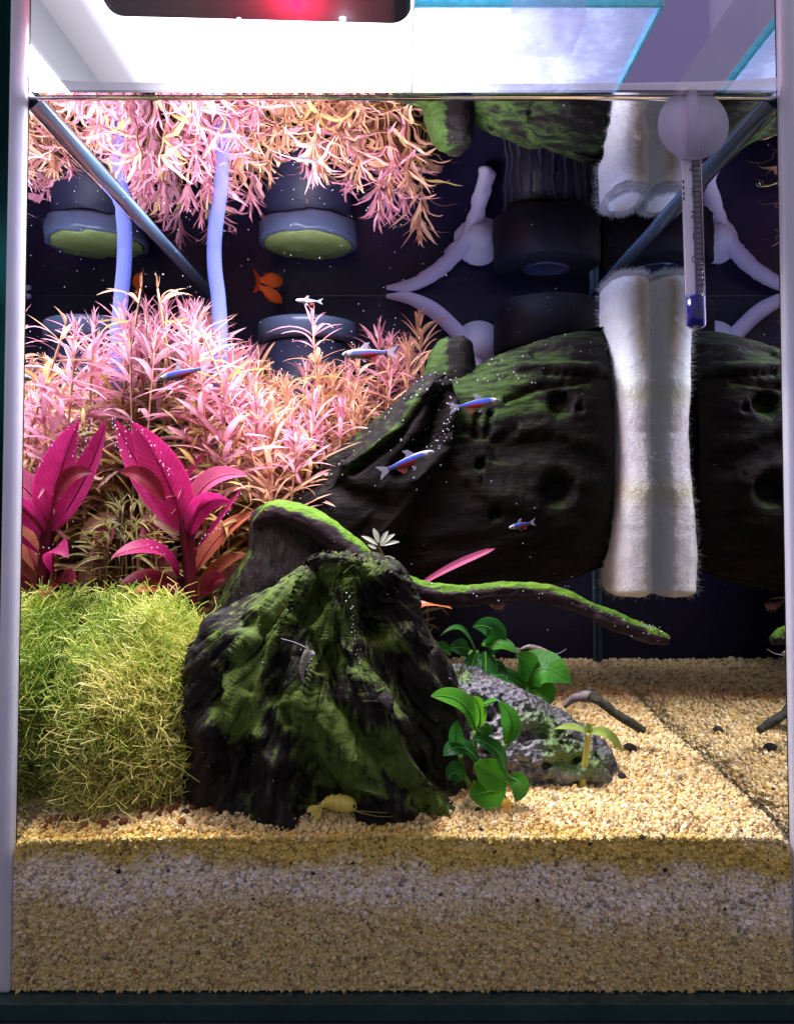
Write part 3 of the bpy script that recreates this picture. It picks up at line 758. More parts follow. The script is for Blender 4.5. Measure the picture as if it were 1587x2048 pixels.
def rock_mat():
    m, nt, out = new_mat('rock'); N = NT(nt)
    p = N.n('ShaderNodeBsdfPrincipled'); p.inputs['Roughness'].default_value = .6
    n1 = noise_fac(N, 180, 6); n2 = noise_fac(N, 700, 4)
    c = ramp(N, n1, [(.3, (.045, .045, .055)), (.5, (.15, .145, .16)), (.62, (.31, .28, .26)), (.75, (.48, .42, .33))])
    at = N.n('ShaderNodeAttribute', attribute_name='algae')
    ma = N.n('ShaderNodeMath', operation='MULTIPLY_ADD'); N.l(n2, ma.inputs[0]); ma.inputs[1].default_value = 1.0; N.l(at.outputs['Fac'], ma.inputs[2])
    f = ramp(N, ma.outputs[0], [(.6, (0, 0, 0)), (1.0, (1, 1, 1))])
    c = mixc(N, f, c, (.10, .17, .04))
    vo = N.n('ShaderNodeTexVoronoi'); vo.inputs['Scale'].default_value = 520; tcv = N.n('ShaderNodeTexCoord'); N.l(tcv.outputs['Object'], vo.inputs['Vector'])
    c = mixc(N, ramp(N, vo.outputs['Distance'], [(.10, (.75,) * 3), (.28, (0,) * 3)]), c, (.035, .03, .04))
    N.l(c, p.inputs['Base Color'])
    h = N.n('ShaderNodeMath', operation='ADD'); N.l(n1, h.inputs[0]); N.l(vo.outputs['Distance'], h.inputs[1])
    N.l(bump(N, h.outputs[0], .0016), p.inputs['Normal']); N.l(p.outputs[0], out.inputs[0]); return m
obj('rock_body', V, grid_faces(NRr, NSr), rock_mat(), rock, attrs={'algae': a})

# --- twig on the sand
q0, _ = on_sand(1180, 1440)
twig = thing('twig', q0, 'short forked grey twig lying on the sand near the right pane', 'twig')
tm = pbr('twig_bark', (.085, .08, .055), (.022, .024, .018), 700, .7, .2, .0004, stretch=(1, 1, 1))
V, F = tube(smooth_path([P(1176, 1390, .755), P(1205, 1408, .76), P(1245, 1437, .765), P(1288, 1462, .768)], 40), px2m(np.linspace(11, 8, 40), .76), 12)
V = V + .0006 * fbm(V * 400, 3)[:, None]
obj('twig_stem', V, F, tm, twig)
V, F = tube(smooth_path([P(1182, 1393, .755), P(1150, 1396, .75), P(1128, 1412, .745)], 16), px2m(np.linspace(12, 6, 16), .76), 12); V = V + .0006 * fbm(V * 400, 3)[:, None]
obj('side_stub', V, F, pbr('twig_pale', (.22, .17, .17), (.10, .08, .08), 400, .7, .2), twig)
V, F = tube(smooth_path([P(1180, 1398, .755), P(1178, 1386, .75), P(1181, 1376, .75)], 8), px2m(np.linspace(10, 6, 8), .76), 10)
obj('broken_knot', V, F, tm, twig)
# ------------------------------------------------------------------ plants
def leafmat(name, c1, c2, rough=.35, trans=.4, rand=.18, scale=260): return pbr(name, c1, c2, scale, rough, .45, 0, trans, rand=rand)
def veined(name, c1, c2, vein, rough=.45, trans=.48, rand=.12, scale=140, nv=20, edge=None, vs=.7):
    """broad leaf: side veins run from the midrib to the margin, margin and blotches of their own colour"""
    m = pbr(name, c1, c2, scale, rough, .3, 0, trans, rand=rand)
    nt = m.node_tree; N = NT(nt)
    p = [n for n in nt.nodes if n.type == 'BSDF_PRINCIPLED'][0]; tr = [n for n in nt.nodes if n.type == 'BSDF_TRANSLUCENT'][0]
    src = p.inputs['Base Color'].links[0].from_socket
    a = N.n('ShaderNodeAttribute', attribute_name='across'); b = N.n('ShaderNodeAttribute', attribute_name='length')
    u = N.n('ShaderNodeMath', operation='MULTIPLY_ADD'); N.l(a.outputs['Fac'], u.inputs[0]); u.inputs[1].default_value = -.16; N.l(b.outputs['Fac'], u.inputs[2])
    k = N.n('ShaderNodeMath', operation='MULTIPLY'); N.l(u.outputs[0], k.inputs[0]); k.inputs[1].default_value = nv
    fr = N.n('ShaderNodeMath', operation='PINGPONG'); N.l(k.outputs[0], fr.inputs[0]); fr.inputs[1].default_value = .5
    vf = ramp(N, fr.outputs[0], [(.0, (vs,) * 3), (.16, (0,) * 3)])
    col = mixc(N, vf, src, vein)
    bl = ramp(N, noise_fac(N, 420, 5, rough=.7), [(.60, (0,) * 3), (.72, (.55,) * 3)])
    col = mixc(N, bl, col, tuple(x * .45 + .01 for x in c1))
    ed = ramp(N, a.outputs['Fac'], [(.86, (0,) * 3), (1.0, (.7,) * 3)])
    col = mixc(N, ed, col, edge or tuple(min(1, x * 1.5) for x in c2))
    N.l(col, p.inputs['Base Color']); N.l(col, tr.inputs[0])
    N.l(bump(N, fr.outputs[0], .00025, .35), p.inputs['Normal'])
    return m
PINK = leafmat('leaf_pink', (.55, .19, .29), (.66, .32, .37))
PEACH = leafmat('leaf_peach', (.52, .26, .16), (.62, .34, .21))
OLIVE = leafmat('leaf_olive', (.38, .27, .07), (.50, .32, .12))
YGRN = leafmat('leaf_yellow_green', (.40, .40, .10), (.55, .45, .20))
STEM = pbr('stem', (.36, .20, .12), (.45, .27, .14), 200, .5, .3, rand=.2)
WHITEG = leafmat('leaf_pale', (.55, .60, .45), (.62, .66, .55))
def std_leaf(L, W, droop, fold):
    b1, b2 = random.uniform(-.10, .10), random.uniform(-.22, .22)
    return blade((0, 0, 0), (L * .55, b1 * L, .14 * L), (L * random.uniform(.85, 1.05), b2 * L, -droop * L), W, (random.uniform(-.3, .3), random.uniform(-.4, .4), 1), fold, 7, 2, .38, .06, .7)
LEAF = {}
for key, m in (('pink', PINK), ('peach', PEACH), ('olive', OLIVE), ('green', YGRN), ('pale', WHITEG)):
    LEAF[key] = []
    for i in range(9):
        v, f = std_leaf(.016, .00095 + .0008 * random.random(), random.uniform(-.2, .5), random.uniform(.1, .5))
        LEAF[key].append(mkmesh('leaf', v, f, m))
def place_leaf(parent, pos, az, el, scale, key, roll=0.0):
    o = bpy.data.objects.new('leaf', random.choice(LEAF[key]))
    o.location = Vector(pos); o.rotation_euler = (roll, -el, az); o.scale = (scale, scale * random.uniform(.85, 1.2), scale)
    return link(o, parent)
def stem_plant(basep, topp, bend, label, group, nodes=8, per=4, Ls=1.0, keys=('pink', 'peach', 'olive'), spacing=.0058, r=.0008):
    t = thing('stem_plant', basep, label, 'water plant', group)
    b, tp = np.array(basep, float), np.array(topp, float)
    path = smooth_path([b, (b * .55 + tp * .45) + bend, tp], 22)
    v, f = tube(path, np.linspace(r * 1.2, r * .6, 22), 5)
    obj('stem', v, f, STEM, t)
    seg = np.linalg.norm(np.diff(path, axis=0), axis=1); cum = np.concatenate([[0], np.cumsum(seg)]); tot = cum[-1]
    az0 = random.random() * TAU
    for k in range(nodes):
        d = tot - k * spacing * (.55 + .1 * k)
        if d < .004: break
        q = np.array([np.interp(d, cum, path[:, i]) for i in range(3)]) - b
        fr = k / max(1, nodes - 1)
        el = math.radians(78 - 70 * min(1, fr * 1.8) + random.uniform(-12, 12))
        for j in range(per):
            az = az0 + k * .8 + j * TAU / per + random.uniform(-.35, .35)
            r_ = random.random()
            key = keys[0] if fr < .35 + .3 * r_ else (keys[1] if fr < .75 and r_ < .75 else keys[2])
            sl = Ls * (.45 + .75 * min(1, fr * 2.4)) * random.uniform(.8, 1.2) * (1 - .25 * max(0, fr - .6))
            q2 = q + 0
            X = b[0] + q[0] + math.cos(az) * math.cos(el) * .016 * sl
            if X < XL + .0005: az = math.pi - az
            if b[2] + q[2] + math.sin(el) * .016 * sl > ZW - .003: el = .1
            place_leaf(t, q2, az, el + random.uniform(-.15, .15), sl, key, random.uniform(-.5, .5))
    return t
cont_x = [40, 240, 340, 400, 450, 520, 560, 640, 700, 780, 830, 880]
cont_y = [640, 610, 600, 600, 650, 690, 700, 705, 700, 650, 640, 690]
tops = []
tries = 0
while len(tops) < 62 and tries < 6000:
    tries += 1
    X = rng.uniform(XL + .005, .03); Y = rng.uniform(.106, .215); s = SofY(Y)
    px = proj([X, Y, .2])[0]
    lim = 545 + (0.70 - s) / .15 * 320
    if px > min(lim, 872): continue
    r = np.clip((s - .54) / .18, 0, 1)
    py = np.interp(px, cont_x, cont_y) + r * np.interp(px, [380, 520], [55, 190]) + rng.uniform(-10, 70)
    if any((X - a) ** 2 + (Y - b) ** 2 < .0075 ** 2 for a, b, _, _ in tops): continue
    tops.append((X, Y, px, py))
G = 'pink stem plants in the bush at the back left'
def lab_of(px, s):
    a = 'pressed near the left glass' if px < 430 else ('in the middle of the bush' if px < 610 else 'at the right end next to the log')
    return 'pink narrow leaved shoot %s, %s row' % (a, 'front' if s > .635 else 'rear')
for i, (X, Y, px, py) in enumerate(tops):
    s = SofY(Y); T = P(px, py, s)
    b = np.array([X + rng.uniform(-.01, .01), Y + rng.uniform(-.008, .008), 0]); b[0] = max(b[0], XL + .004)
    b[2] = float(sand_z(b[0], b[1])) - .002
    low = py > 800
    stem_plant(b, T, np.array([rng.uniform(-.008, .008), rng.uniform(-.006, .006), 0]), lab_of(px, s), G,
               nodes=11, per=5, Ls=rng.uniform(1.15, 1.6),
               keys=random.choice([('pink', 'pink', 'peach'), ('pink', 'pink', 'olive'), ('pink', 'peach', 'olive')]) if px < 470 else random.choice([('peach', 'peach', 'green'), ('pink', 'peach', 'olive'), ('peach', 'olive', 'green'), ('pink', 'olive', 'green')]) if not low else random.choice([('peach', 'olive', 'green'), ('pink', 'olive', 'green'), ('pink', 'peach', 'green')]))
for i in range(13):   # long bare arching runners between the shoots
    X, Y = rng.uniform(XL + .006, -.02), rng.uniform(.11, .2); s = SofY(Y); px = proj([X, Y, .2])[0]
    if px > 500: continue
    zt_ = P(px, np.interp(px, cont_x, cont_y) + rng.uniform(-30, 120), s)[2]
    stem_plant(np.array([X, Y, .055]), np.array([max(XL + .004, X + rng.uniform(-.02, .012)), Y + rng.uniform(-.015, .01), min(zt_, ZW - .006)]), np.array([rng.uniform(-.02, .02), rng.uniform(-.01, .01), .01]),
               'long nearly bare arching stem with few leaves in the pink bush', G, nodes=4, per=3, Ls=rng.uniform(.9, 1.4), spacing=.011, keys=('peach', 'olive', 'olive'), r=.0009)
# tall lone stem and front tuft that stand apart
T = P(625, 640, .62); stem_plant(np.array([T[0] + .004, T[1], .055]), T, np.array([.004, 0, 0]), 'tall pale pink shoot rising alone above the bush middle', G, nodes=7, per=4, Ls=1.15)
T = P(598, 850, .70); stem_plant(np.array([T[0] - .006, T[1], .055]), T, np.array([-.003, 0, 0]), 'yellow green stemmed shoot at the bush edge beside the log flap', G, nodes=12, per=5, Ls=.85, keys=('pink', 'peach', 'green'))
for px, py, s_ in ((262, 1012, .715), (284, 1000, .705), (272, 1050, .725), (300, 1030, .71), (250, 1070, .72), (310, 1080, .72)):
    T = P(px, py, s_); stem_plant(np.array([T[0] + .002, T[1], .055]), T, np.array([.001, 0, 0]), 'short yellow green shoot in the gap beside the red plant', G, nodes=6, per=4, Ls=.75, keys=('green', 'green', 'olive'))
# tangle of older leaves low in the bush: uncountable
VV, FF, fm, n0 = [], [], [], 0
for i in range(3600):
    X = rng.uniform(XL + .004, .03); Y = rng.uniform(.099, .22); s = SofY(Y)
    px = proj([X, Y, .15])[0]
    if px > min(545 + (0.70 - s) / .15 * 320, 880): continue
    ztop = P(px, np.interp(px, cont_x, cont_y) + 120 + np.clip((s - .54) / .18, 0, 1) * np.interp(px, [380, 520], [90, 170]), s)[2]
    z = rng.uniform(.06, max(.07, ztop))
    az = rng.uniform(0, TAU); el = rng.uniform(-.3, .9); L = rng.uniform(.010, .020)
    dv = np.array([math.cos(az) * math.cos(el), math.sin(az) * math.cos(el), math.sin(el)]) * L
    c = np.array([X, Y, z])
    if c[0] + dv[0] < XL + .001: dv[0] *= -1
    v, f = blade(c, c + dv * .5 + np.array([0, 0, .002]), c + dv, rng.uniform(.0016, .0026), (rng.normal() * .3, -.6, .8), .3, 4, 2, .38, 0, .7)
    VV.append(v); FF += [tuple(k + n0 for k in q) for q in f]; n0 += len(v)
    fm += [int(rng.choice([0, 1, 2, 3], p=[.10, .22, .42, .26]))] * len(f)
tang = obj('tangled_foliage', np.concatenate(VV), FF, [PINK, PEACH, OLIVE, YGRN], fmat=fm)
tag(tang, 'tangled olive and peach leaves low inside the pink bush', 'foliage', kind='stuff')

# red broad-leaved plant
RED = veined('leaf_red', (.36, .012, .10), (.50, .025, .17), (.24, .008, .06))
REDP = veined('leaf_red_pink', (.56, .10, .22), (.50, .06, .18), (.62, .2, .3))
REDD = veined('leaf_red_dark', (.22, .012, .04), (.32, .03, .06), (.13, .008, .02))
REDO = veined('leaf_red_orange', (.42, .09, .06), (.50, .16, .07), (.30, .05, .03))
DUST = leafmat('leaf_dusty', (.34, .14, .12), (.40, .22, .14), .4, .4, .1, 120)
sR = .74
def leaf_px(parent, b, c, t, w, m, ds=(0, 0, 0), nrm=(0, -1, .35), s=sR, fold=.3, wave=.02, peak=.45, name='leaf', nl=16, nw=6, blunt=.75, stalk=0.0, rib=None):
    B, C_, T = [P(q[0], q[1], s + d) for q, d in zip((b, c, t), ds)]
    v, f = blade(B, C_, T, px2m(w, s), nrm, fold, nl, nw, peak, wave, blunt, stalk)
    o = obj(name, v, f, m, parent, attrs={'across': np.tile(np.abs(np.arange(nw + 1) / nw * 2 - 1), nl + 1), 'length': np.repeat(np.linspace(0, 1, nl + 1), nw + 1)})
    if rib is not None:
        tt = np.linspace(.02, .96, 12)[:, None]
        pth = (1 - tt) ** 2 * B + 2 * tt * (1 - tt) * C_ + tt ** 2 * T + np.array([0, -.0002, .0001])
        v, f = tube(pth, np.linspace(.0005, .0001, 12), 5); obj('midrib', v, f, rib, o)
    return o
RIB = pbr('rib_red', (.25, .01, .05), (.3, .02, .06), 100, .4, .3)
rp = thing('red_plant', P(378, 1215, sR), 'magenta red broad leaved plant behind the moss clump at left', 'water plant')
for pth, r0, r1 in (([(384, 1225), (378, 1150), (368, 1060), (362, 1030)], 12, 8), ([(388, 1225), (384, 1140), (382, 1080), (392, 1050)], 9, 6)):
    v, f = tube(smooth_path([P(x, y, sR) for x, y in pth], 20), px2m(np.linspace(r0, r1, 20), sR), 10); obj('stem', v, f, REDD, rp)
leaf_px(rp, (372, 1070), (345, 950), (262, 842), 84, RED, (0, .01, .035), fold=.35, rib=RIB)
leaf_px(rp, (366, 1065), (290, 960), (230, 838), 62, RED, (0, 0, .02), nrm=(.35, -1, .2), fold=.3, rib=RIB)
leaf_px(rp, (366, 1070), (395, 930), (496, 952), 58, REDP, (0, .01, .02), nrm=(-.2, -.8, .7), rib=RIB)
leaf_px(rp, (378, 1075), (395, 985), (462, 1003), 46, RED, (0, .02, .04), nrm=(-.3, -1, -.1), rib=RIB)
leaf_px(rp, (386, 1110), (455, 1030), (486, 972), 24, RED, (0, .03, .05), nrm=(-.6, -.5, .6), fold=.5)
leaf_px(rp, (392, 1145), (430, 1060), (512, 1022), 44, REDO, (0, -.01, -.02), nrm=(-.2, -.8, .6), rib=RIB)
leaf_px(rp, (358, 1155), (325, 1060), (222, 1116), 46, RED, (0, .03, .07), nrm=(.2, -.7, .8), fold=.2, rib=RIB)
leaf_px(rp, (330, 1005), (290, 930), (238, 946), 34, REDD, (.02, .03, .03), nrm=(.2, -1, .2))
leaf_px(rp, (392, 1195), (430, 1120), (500, 1105), 34, REDO, (0, -.01, -.02), nrm=(-.2, -.8, .6))
leaf_px(rp, (395, 1200), (445, 1150), (498, 1125), 28, DUST, (0, -.02, -.03))
leaf_px(rp, (372, 1200), (310, 1130), (238, 1172), 44, REDD, (0, .02, .05), nrm=(.1, -.6, .8), rib=RIB)
leaf_px(rp, (372, 1210), (315, 1165), (262, 1188), 40, REDO, (0, .03, .07), nrm=(.1, -.6, .9))
leaf_px(rp, (355, 1080), (320, 1020), (276, 1040), 26, DUST, (-.03, -.03, -.03))
leaf_px(rp, (330, 1130), (300, 1060), (290, 1045), 44, REDP, (-.03, -.03, -.03))
leaf_px(rp, (350, 1180), (330, 1110), (290, 1150), 40, DUST, (-.03, -.03, -.03))
leaf_px(rp, (350, 1005), (380, 930), (412, 905), 12, RED, (-.02, -.03, -.03))
leaf_px(rp, (345, 970), (350, 940), (380, 965), 40, REDO, (-.02, -.03, -.03))
leaf_px(rp, (400, 1190), (430, 1150), (448, 1160), 36, REDD, (0, 0, .02))

# red-leaved plant behind the stump
rb = thing('red_leaf_sprig', P(800, 1230, .66), 'sprig with one long thin red leaf under the arching root', 'water plant')
leaf_px(rb, (800, 1200), (872, 1140), (990, 1097), 16, REDP, s=.70, fold=.4, peak=.7, nrm=(-.3, -1, .6))
leaf_px(rb, (800, 1225), (850, 1190), (904, 1218), 26, leafmat('leaf_orange', (.60, .22, .06), (.5, .12, .06)), s=.72, nrm=(0, -.6, .9))
leaf_px(rb, (795, 1235), (840, 1195), (870, 1200), 24, RED, s=.71)
leaf_px(rb, (790, 1210), (800, 1180), (812, 1160), 28, REDD, s=.71)
v, f = tube(smooth_path([P(790, 1330, .71), P(795, 1260, .71), P(800, 1195, .70)], 10), .0008, 6); obj('stem', v, f, REDD, rb)
# pale tuft
pt = thing('pale_sprig', P(770, 1160, .66), 'tiny pale green sprig with star of leaves behind the root', 'water plant')
v, f = tube(smooth_path([P(775, 1200, .68), P(772, 1130, .68), P(752, 1085, .68)], 10), .0007, 6); obj('stem', v, f, STEM, pt)
for (b, t, wd) in (((757, 1086), (746, 1056), 11), ((760, 1088), (776, 1062), 9), ((760, 1090), (790, 1068), 9), ((760, 1091), (799, 1084), 9), ((755, 1090), (722, 1072), 8), ((752, 1098), (735, 1090), 8), ((765, 1115), (790, 1118), 6)):
    leaf_px(pt, b, ((b[0] + t[0]) / 2, (b[1] + t[1]) / 2 - 4), t, wd, WHITEG, s=.70, fold=.2)
leaf_px(pt, (762, 1145), (735, 1090), (722, 1060), 32, leafmat('leaf_brown', (.34, .17, .10), (.42, .20, .13)), s=.675)

# broad green plants (two) by the rock
GRN = veined('leaf_green', (.07, .32, .012), (.13, .44, .02), (.05, .24, .01), edge=(.20, .5, .03), nv=11, vs=.3)
GRN2 = veined('leaf_deep_green', (.012, .11, .015), (.03, .17, .024), (.04, .2, .03), edge=(.05, .22, .03), nv=11, vs=.35)
GRN3 = veined('leaf_mid_green', (.03, .19, .015), (.07, .27, .022), (.07, .3, .03), edge=(.09, .33, .03), nv=11, vs=.3)
GSTEM = pbr('green_stem', (.10, .20, .03), (.14, .26, .05), 200, .4, .3)
GRIB = pbr('rib_green', (.08, .28, .03), (.1, .3, .04), 100, .4, .3)
an = thing('broad_leaf_plant', P(960, 1600, .92), 'bright green broad leaved plant in front of the grey rock', 'water plant')
sA = .925
for (b, c, t, wd, m, nr_) in (
    ((950, 1462), (938, 1385), (861, 1392), 58, GRN, (.3, -.6, .9)), ((955, 1460), (968, 1420), (945, 1392), 34, GRN, (.6, -.8, .3)), ((962, 1412), (985, 1402), (992, 1402), 22, GRN3, (0, -.6, .8)),
    ((1008, 1488), (1042, 1440), (996, 1402), 40, GRN3, (-.5, -1, .2)), ((958, 1530), (925, 1470), (886, 1512), 48, GRN2, (.2, -.5, 1)), ((1005, 1540), (1005, 1490), (944, 1478), 40, GRN2, (.2, -.7, .8)),
    ((1016, 1566), (980, 1550), (946, 1528), 60, GRN, (.1, -1, .5)), ((1010, 1572), (970, 1590), (938, 1590), 64, GRN, (0, -1, .6)), ((1018, 1556), (1050, 1560), (1030, 1604), 40, GRN3, (0, -1, .3)), ((955, 1480), (975, 1450), (965, 1455), 30, GRN3, (0, -1, .2)),
    ((920, 1510), (905, 1470), (915, 1440), 30, GRN2, (0, -1, .3)), ((925, 1560), (905, 1530), (895, 1560), 46, GRN2, (.3, -1, .2))):
    leaf_px(an, b, c, t, wd, m, (0, .01, .02), nr_, sA, .18, .03, .47, blunt=.68, rib=GRIB)
for pth in ([(965, 1580), (950, 1520), (950, 1462)], [(985, 1580), (1000, 1530), (1008, 1488)], [(975, 1580), (965, 1550), (958, 1530)], [(990, 1582), (1004, 1562), (1005, 1535)], [(985, 1585), (1000, 1575), (1016, 1562)], [(945, 1580), (925, 1545), (920, 1510)]):
    v, f = tube(smooth_path([P(x, y, sA - .005) for x, y in pth], 12), px2m(5, sA), 8); obj('leaf_stalk', v, f, GSTEM, an)
ab = thing('broad_leaf_plant', P(990, 1440, .70), 'darker green broad leaved plant behind the grey rock', 'water plant')
sB = .70
for (b, c, t, wd, m, nr_) in (
    ((955, 1320), (930, 1225), (880, 1272), 22, GRN2, (.1, -.4, 1)), ((985, 1310), (1000, 1240), (944, 1254), 50, GRN2, (0, -1, .4)), ((962, 1290), (1000, 1275), (1032, 1306), 40, GRN3, (0, -.6, .8)),
    ((1052, 1372), (1070, 1305), (1142, 1366), 84, GRN3, (-.2, -.8, .7)), ((1060, 1365), (1060, 1320), (1030, 1310), 50, GRN3, (.2, -1, .3)), ((1052, 1380), (1010, 1330), (955, 1366), 46, GRN2, (0, -.6, .8)),
    ((1058, 1372), (1090, 1380), (1100, 1410), 56, GRN3, (0, -1, .5)), ((955, 1300), (935, 1350), (928, 1390), 40, GRN2, (0, -1, .2)), ((970, 1300), (975, 1350), (962, 1400), 44, GRN2, (0, -1, .2)), ((990, 1320), (1000, 1350), (985, 1390), 40, GRN2, (0, -1, .2)),
    ((1040, 1375), (1050, 1400), (1085, 1412), 50, GRN3, (0, -1, .6)), ((900, 1310), (880, 1290), (870, 1310), 34, GRN2, (0, -1, .3)), ((940, 1300), (915, 1290), (900, 1300), 34, GRN2, (0, -1, .3))):
    leaf_px(ab, b, c, t, wd, m, (0, .01, .015), nr_, sB, .2, .09, .45, blunt=.8, rib=GRIB)
for pth in ([(985, 1460), (965, 1390), (955, 1320)], [(990, 1460), (985, 1390), (985, 1310)], [(1000, 1460), (1030, 1420), (1052, 1375)], [(980, 1460), (945, 1390), (940, 1300)]):
    v, f = tube(smooth_path([P(x, y, sB - .005) for x, y in pth], 12), px2m(5, sB), 8); obj('leaf_stalk', v, f, GSTEM, ab)
# seedling
q, s_ = on_sand(1162, 1574)
sd = thing('seedling', q, 'tiny yellow green seedling with two drooping leaves before the rock', 'water plant')
SEED = leafmat('leaf_seedling', (.30, .46, .06), (.40, .55, .12), .35, .45, .1)
v, f = tube(smooth_path([P(1162, 1578, s_), P(1170, 1520, s_), P(1176, 1466, s_)], 16), px2m(np.linspace(7, 6, 16), s_), 8); obj('stem', v, f, pbr('seed_stem', (.42, .40, .06), (.5, .45, .1), 200, .4, .3, sss=.3), sd)
leaf_px(sd, (1176, 1468), (1150, 1446), (1108, 1458), 20, SEED, s=s_, nrm=(0, -.5, 1), fold=.2)
leaf_px(sd, (1178, 1468), (1215, 1448), (1246, 1508), 24, SEED, s=s_, nrm=(0, -.7, .8), fold=.2)
leaf_px(sd, (1176, 1468), (1182, 1455), (1170, 1446), 12, SEED, s=s_, fold=.2)
leaf_px(sd, (1176, 1468), (1168, 1458), (1186, 1448), 12, SEED, s=s_, fold=.2)

# moss clump
moss = thing('moss_clump', P(262, 1630, .9), 'fluffy yellow green moss clump at front left against the glass', 'moss')
MOSS_E = [(P(262, 1470, .88), (.0205, .018, .0265)), (P(330, 1330, .84), (.017, .016, .018)), (P(250, 1300, .80), (.016, .020, .017)), (P(190, 1440, .86), (.014, .020, .025)), (P(330, 1520, .88), (.014, .012, .022)), (P(230, 1560, .91), (.014, .010, .018))]
def moss_mat():
    m, nt, out = new_mat('moss_frond'); N = NT(nt)
    g = N.n('ShaderNodeNewGeometry')
    nz = N.n('ShaderNodeTexNoise'); nz.inputs['Scale'].default_value = 55; nz.inputs['Detail'].default_value = 3; N.l(g.outputs['Position'], nz.inputs['Vector'])
    at = N.n('ShaderNodeAttribute', attribute_name='age')
    a = N.n('ShaderNodeMath', operation='MULTIPLY_ADD'); N.l(g.outputs['Random Per Island'], a.inputs[0]); a.inputs[1].default_value = .45; N.l(at.outputs['Fac'], a.inputs[2])
    b = N.n('ShaderNodeMath', operation='MULTIPLY_ADD'); N.l(nz.outputs[0], b.inputs[0]); b.inputs[1].default_value = .5; N.l(a.outputs[0], b.inputs[2])
    c = ramp(N, b.outputs[0], [(.2, (.20, .42, .05)), (.5, (.62, .72, .13)), (.75, (.88, .84, .28)), (.97, (.90, .80, .34)), (1.0, (.82, .72, .50))])
    p = N.n('ShaderNodeBsdfPrincipled'); p.inputs['Roughness'].default_value = .35; N.l(c, p.inputs['Base Color'])
    t = N.n('ShaderNodeBsdfTranslucent'); N.l(c, t.inputs[0])
    mx = N.n('ShaderNodeMixShader'); mx.inputs[0].default_value = .42; N.l(p.outputs[0], mx.inputs[1]); N.l(t.outputs[0], mx.inputs[2]); N.l(mx.outputs[0], out.inputs[0]); return m
VV, FF, AG, n0 = [], [], [], 0
moss_tips = []
def tri_tube(pts, r0, r1):
    pts = np.array(pts); T = pts[-1] - pts[0]; T /= np.linalg.norm(T) + 1e-9
    h = np.array([.3, .5, .81]); A = np.cross(T, h); A /= np.linalg.norm(A) + 1e-9; B = np.cross(T, A)
    V = []
    for i, q in enumerate(pts):
        r = r0 + (r1 - r0) * i / (len(pts) - 1)
        for a in (0, 2.094, 4.189): V.append(q + r * (math.cos(a) * A + math.sin(a) * B))
    F = [(i * 3 + j, i * 3 + (j + 1) % 3, i * 3 + 3 + (j + 1) % 3, i * 3 + 3 + j) for i in range(len(pts) - 1) for j in range(3)]
    return V, F
vol = np.array([e[1][0] * e[1][1] + e[1][0] * e[1][2] for e in MOSS_E]); vol /= vol.sum()
cnt = 0
while cnt < 11500:
    ei = int(rng.choice(len(MOSS_E), p=vol)); c, e = MOSS_E[ei]; e = np.array(e)
    d = rng.normal(size=3); d /= np.linalg.norm(d)
    if d[1] > .75: continue
    q = c + d * e * rng.uniform(.66, 1.0) * (1 + .30 * float(vnoise((c + d * e) * 130)))
    if q[0] < XL + .0015 or q[2] < .0505 or q[1] < .0015: continue
    if any((((q - c2) / np.array(e2)) ** 2).sum() < .45 for c2, e2 in MOSS_E): continue
    cnt += 1
    dirv = d * .9 + rng.normal(size=3) * .8 + np.array([0, -.1, .35]); dirv /= np.linalg.norm(dirv)
    L = rng.uniform(.0024, .0060) * (1.6 if rng.random() < .2 else 1)
    m1 = q + dirv * L + rng.normal(size=3) * .0006
    if m1[0] < XL + .001: continue
    r = rng.uniform(.00011, .00021)
    side = np.cross(dirv, rng.normal(size=3)); side /= np.linalg.norm(side)
    age = .04 + .24 * np.clip((1 - d[1]) / 2, 0, 1) * (1 if ei in (0, 4, 5) else .3) + .35 * np.clip((q[0] + .072) / .02, 0, 1) * np.clip((.10 - q[2]) / .04, 0, 1)
    if ei in (2, 3): age -= .12
    for pts in ([q, q * .7 + m1 * .3 + (bw := rng.normal(size=3) * .00055), q * .3 + m1 * .7 + bw * .8, m1], [m1, m1 + (dirv + side * .7) * L * .35, m1 + (dirv * .8 + side * 1.1) * L * .62], [m1, m1 + (dirv - side * .7) * L * .35, m1 + (dirv * .9 - side * .9) * L * .7]):
        pts = [np.array([max(k[0], XL + .0006), max(k[1], .0008), k[2]]) for k in pts]
        v, f = tri_tube(pts, r, r * .8); VV.append(np.array(v)); FF += [tuple(k + n0 for k in q_) for q_ in f]; n0 += len(v); AG += [age] * len(v)
    if rng.random() < .22: moss_tips.append(m1)
obj('fronds', np.concatenate(VV), FF, moss_mat(), moss, attrs={'age': AG})['kind'] = 'stuff'
core = []
for c, e in MOSS_E:
    v, f = lathe((0, 0, 0), (0, 0, 1), [(math.sin(math.pi * i / 12) + .001, math.cos(math.pi * i / 12)) for i in range(12, -1, -1)], 20)
    v = v * np.array(e) * .66 + c; v = v + (.002 * fbm(v * 200, 2))[:, None]; v[:, 0] = np.maximum(v[:, 0], XL + .0004); v[:, 1] = np.maximum(v[:, 1], .001); core.append((v, f))
v, f = join(core); obj('mass', v, f, pbr('moss_mass', (.30, .34, .05), (.46, .46, .10), 400, .8, .1, .001), moss)
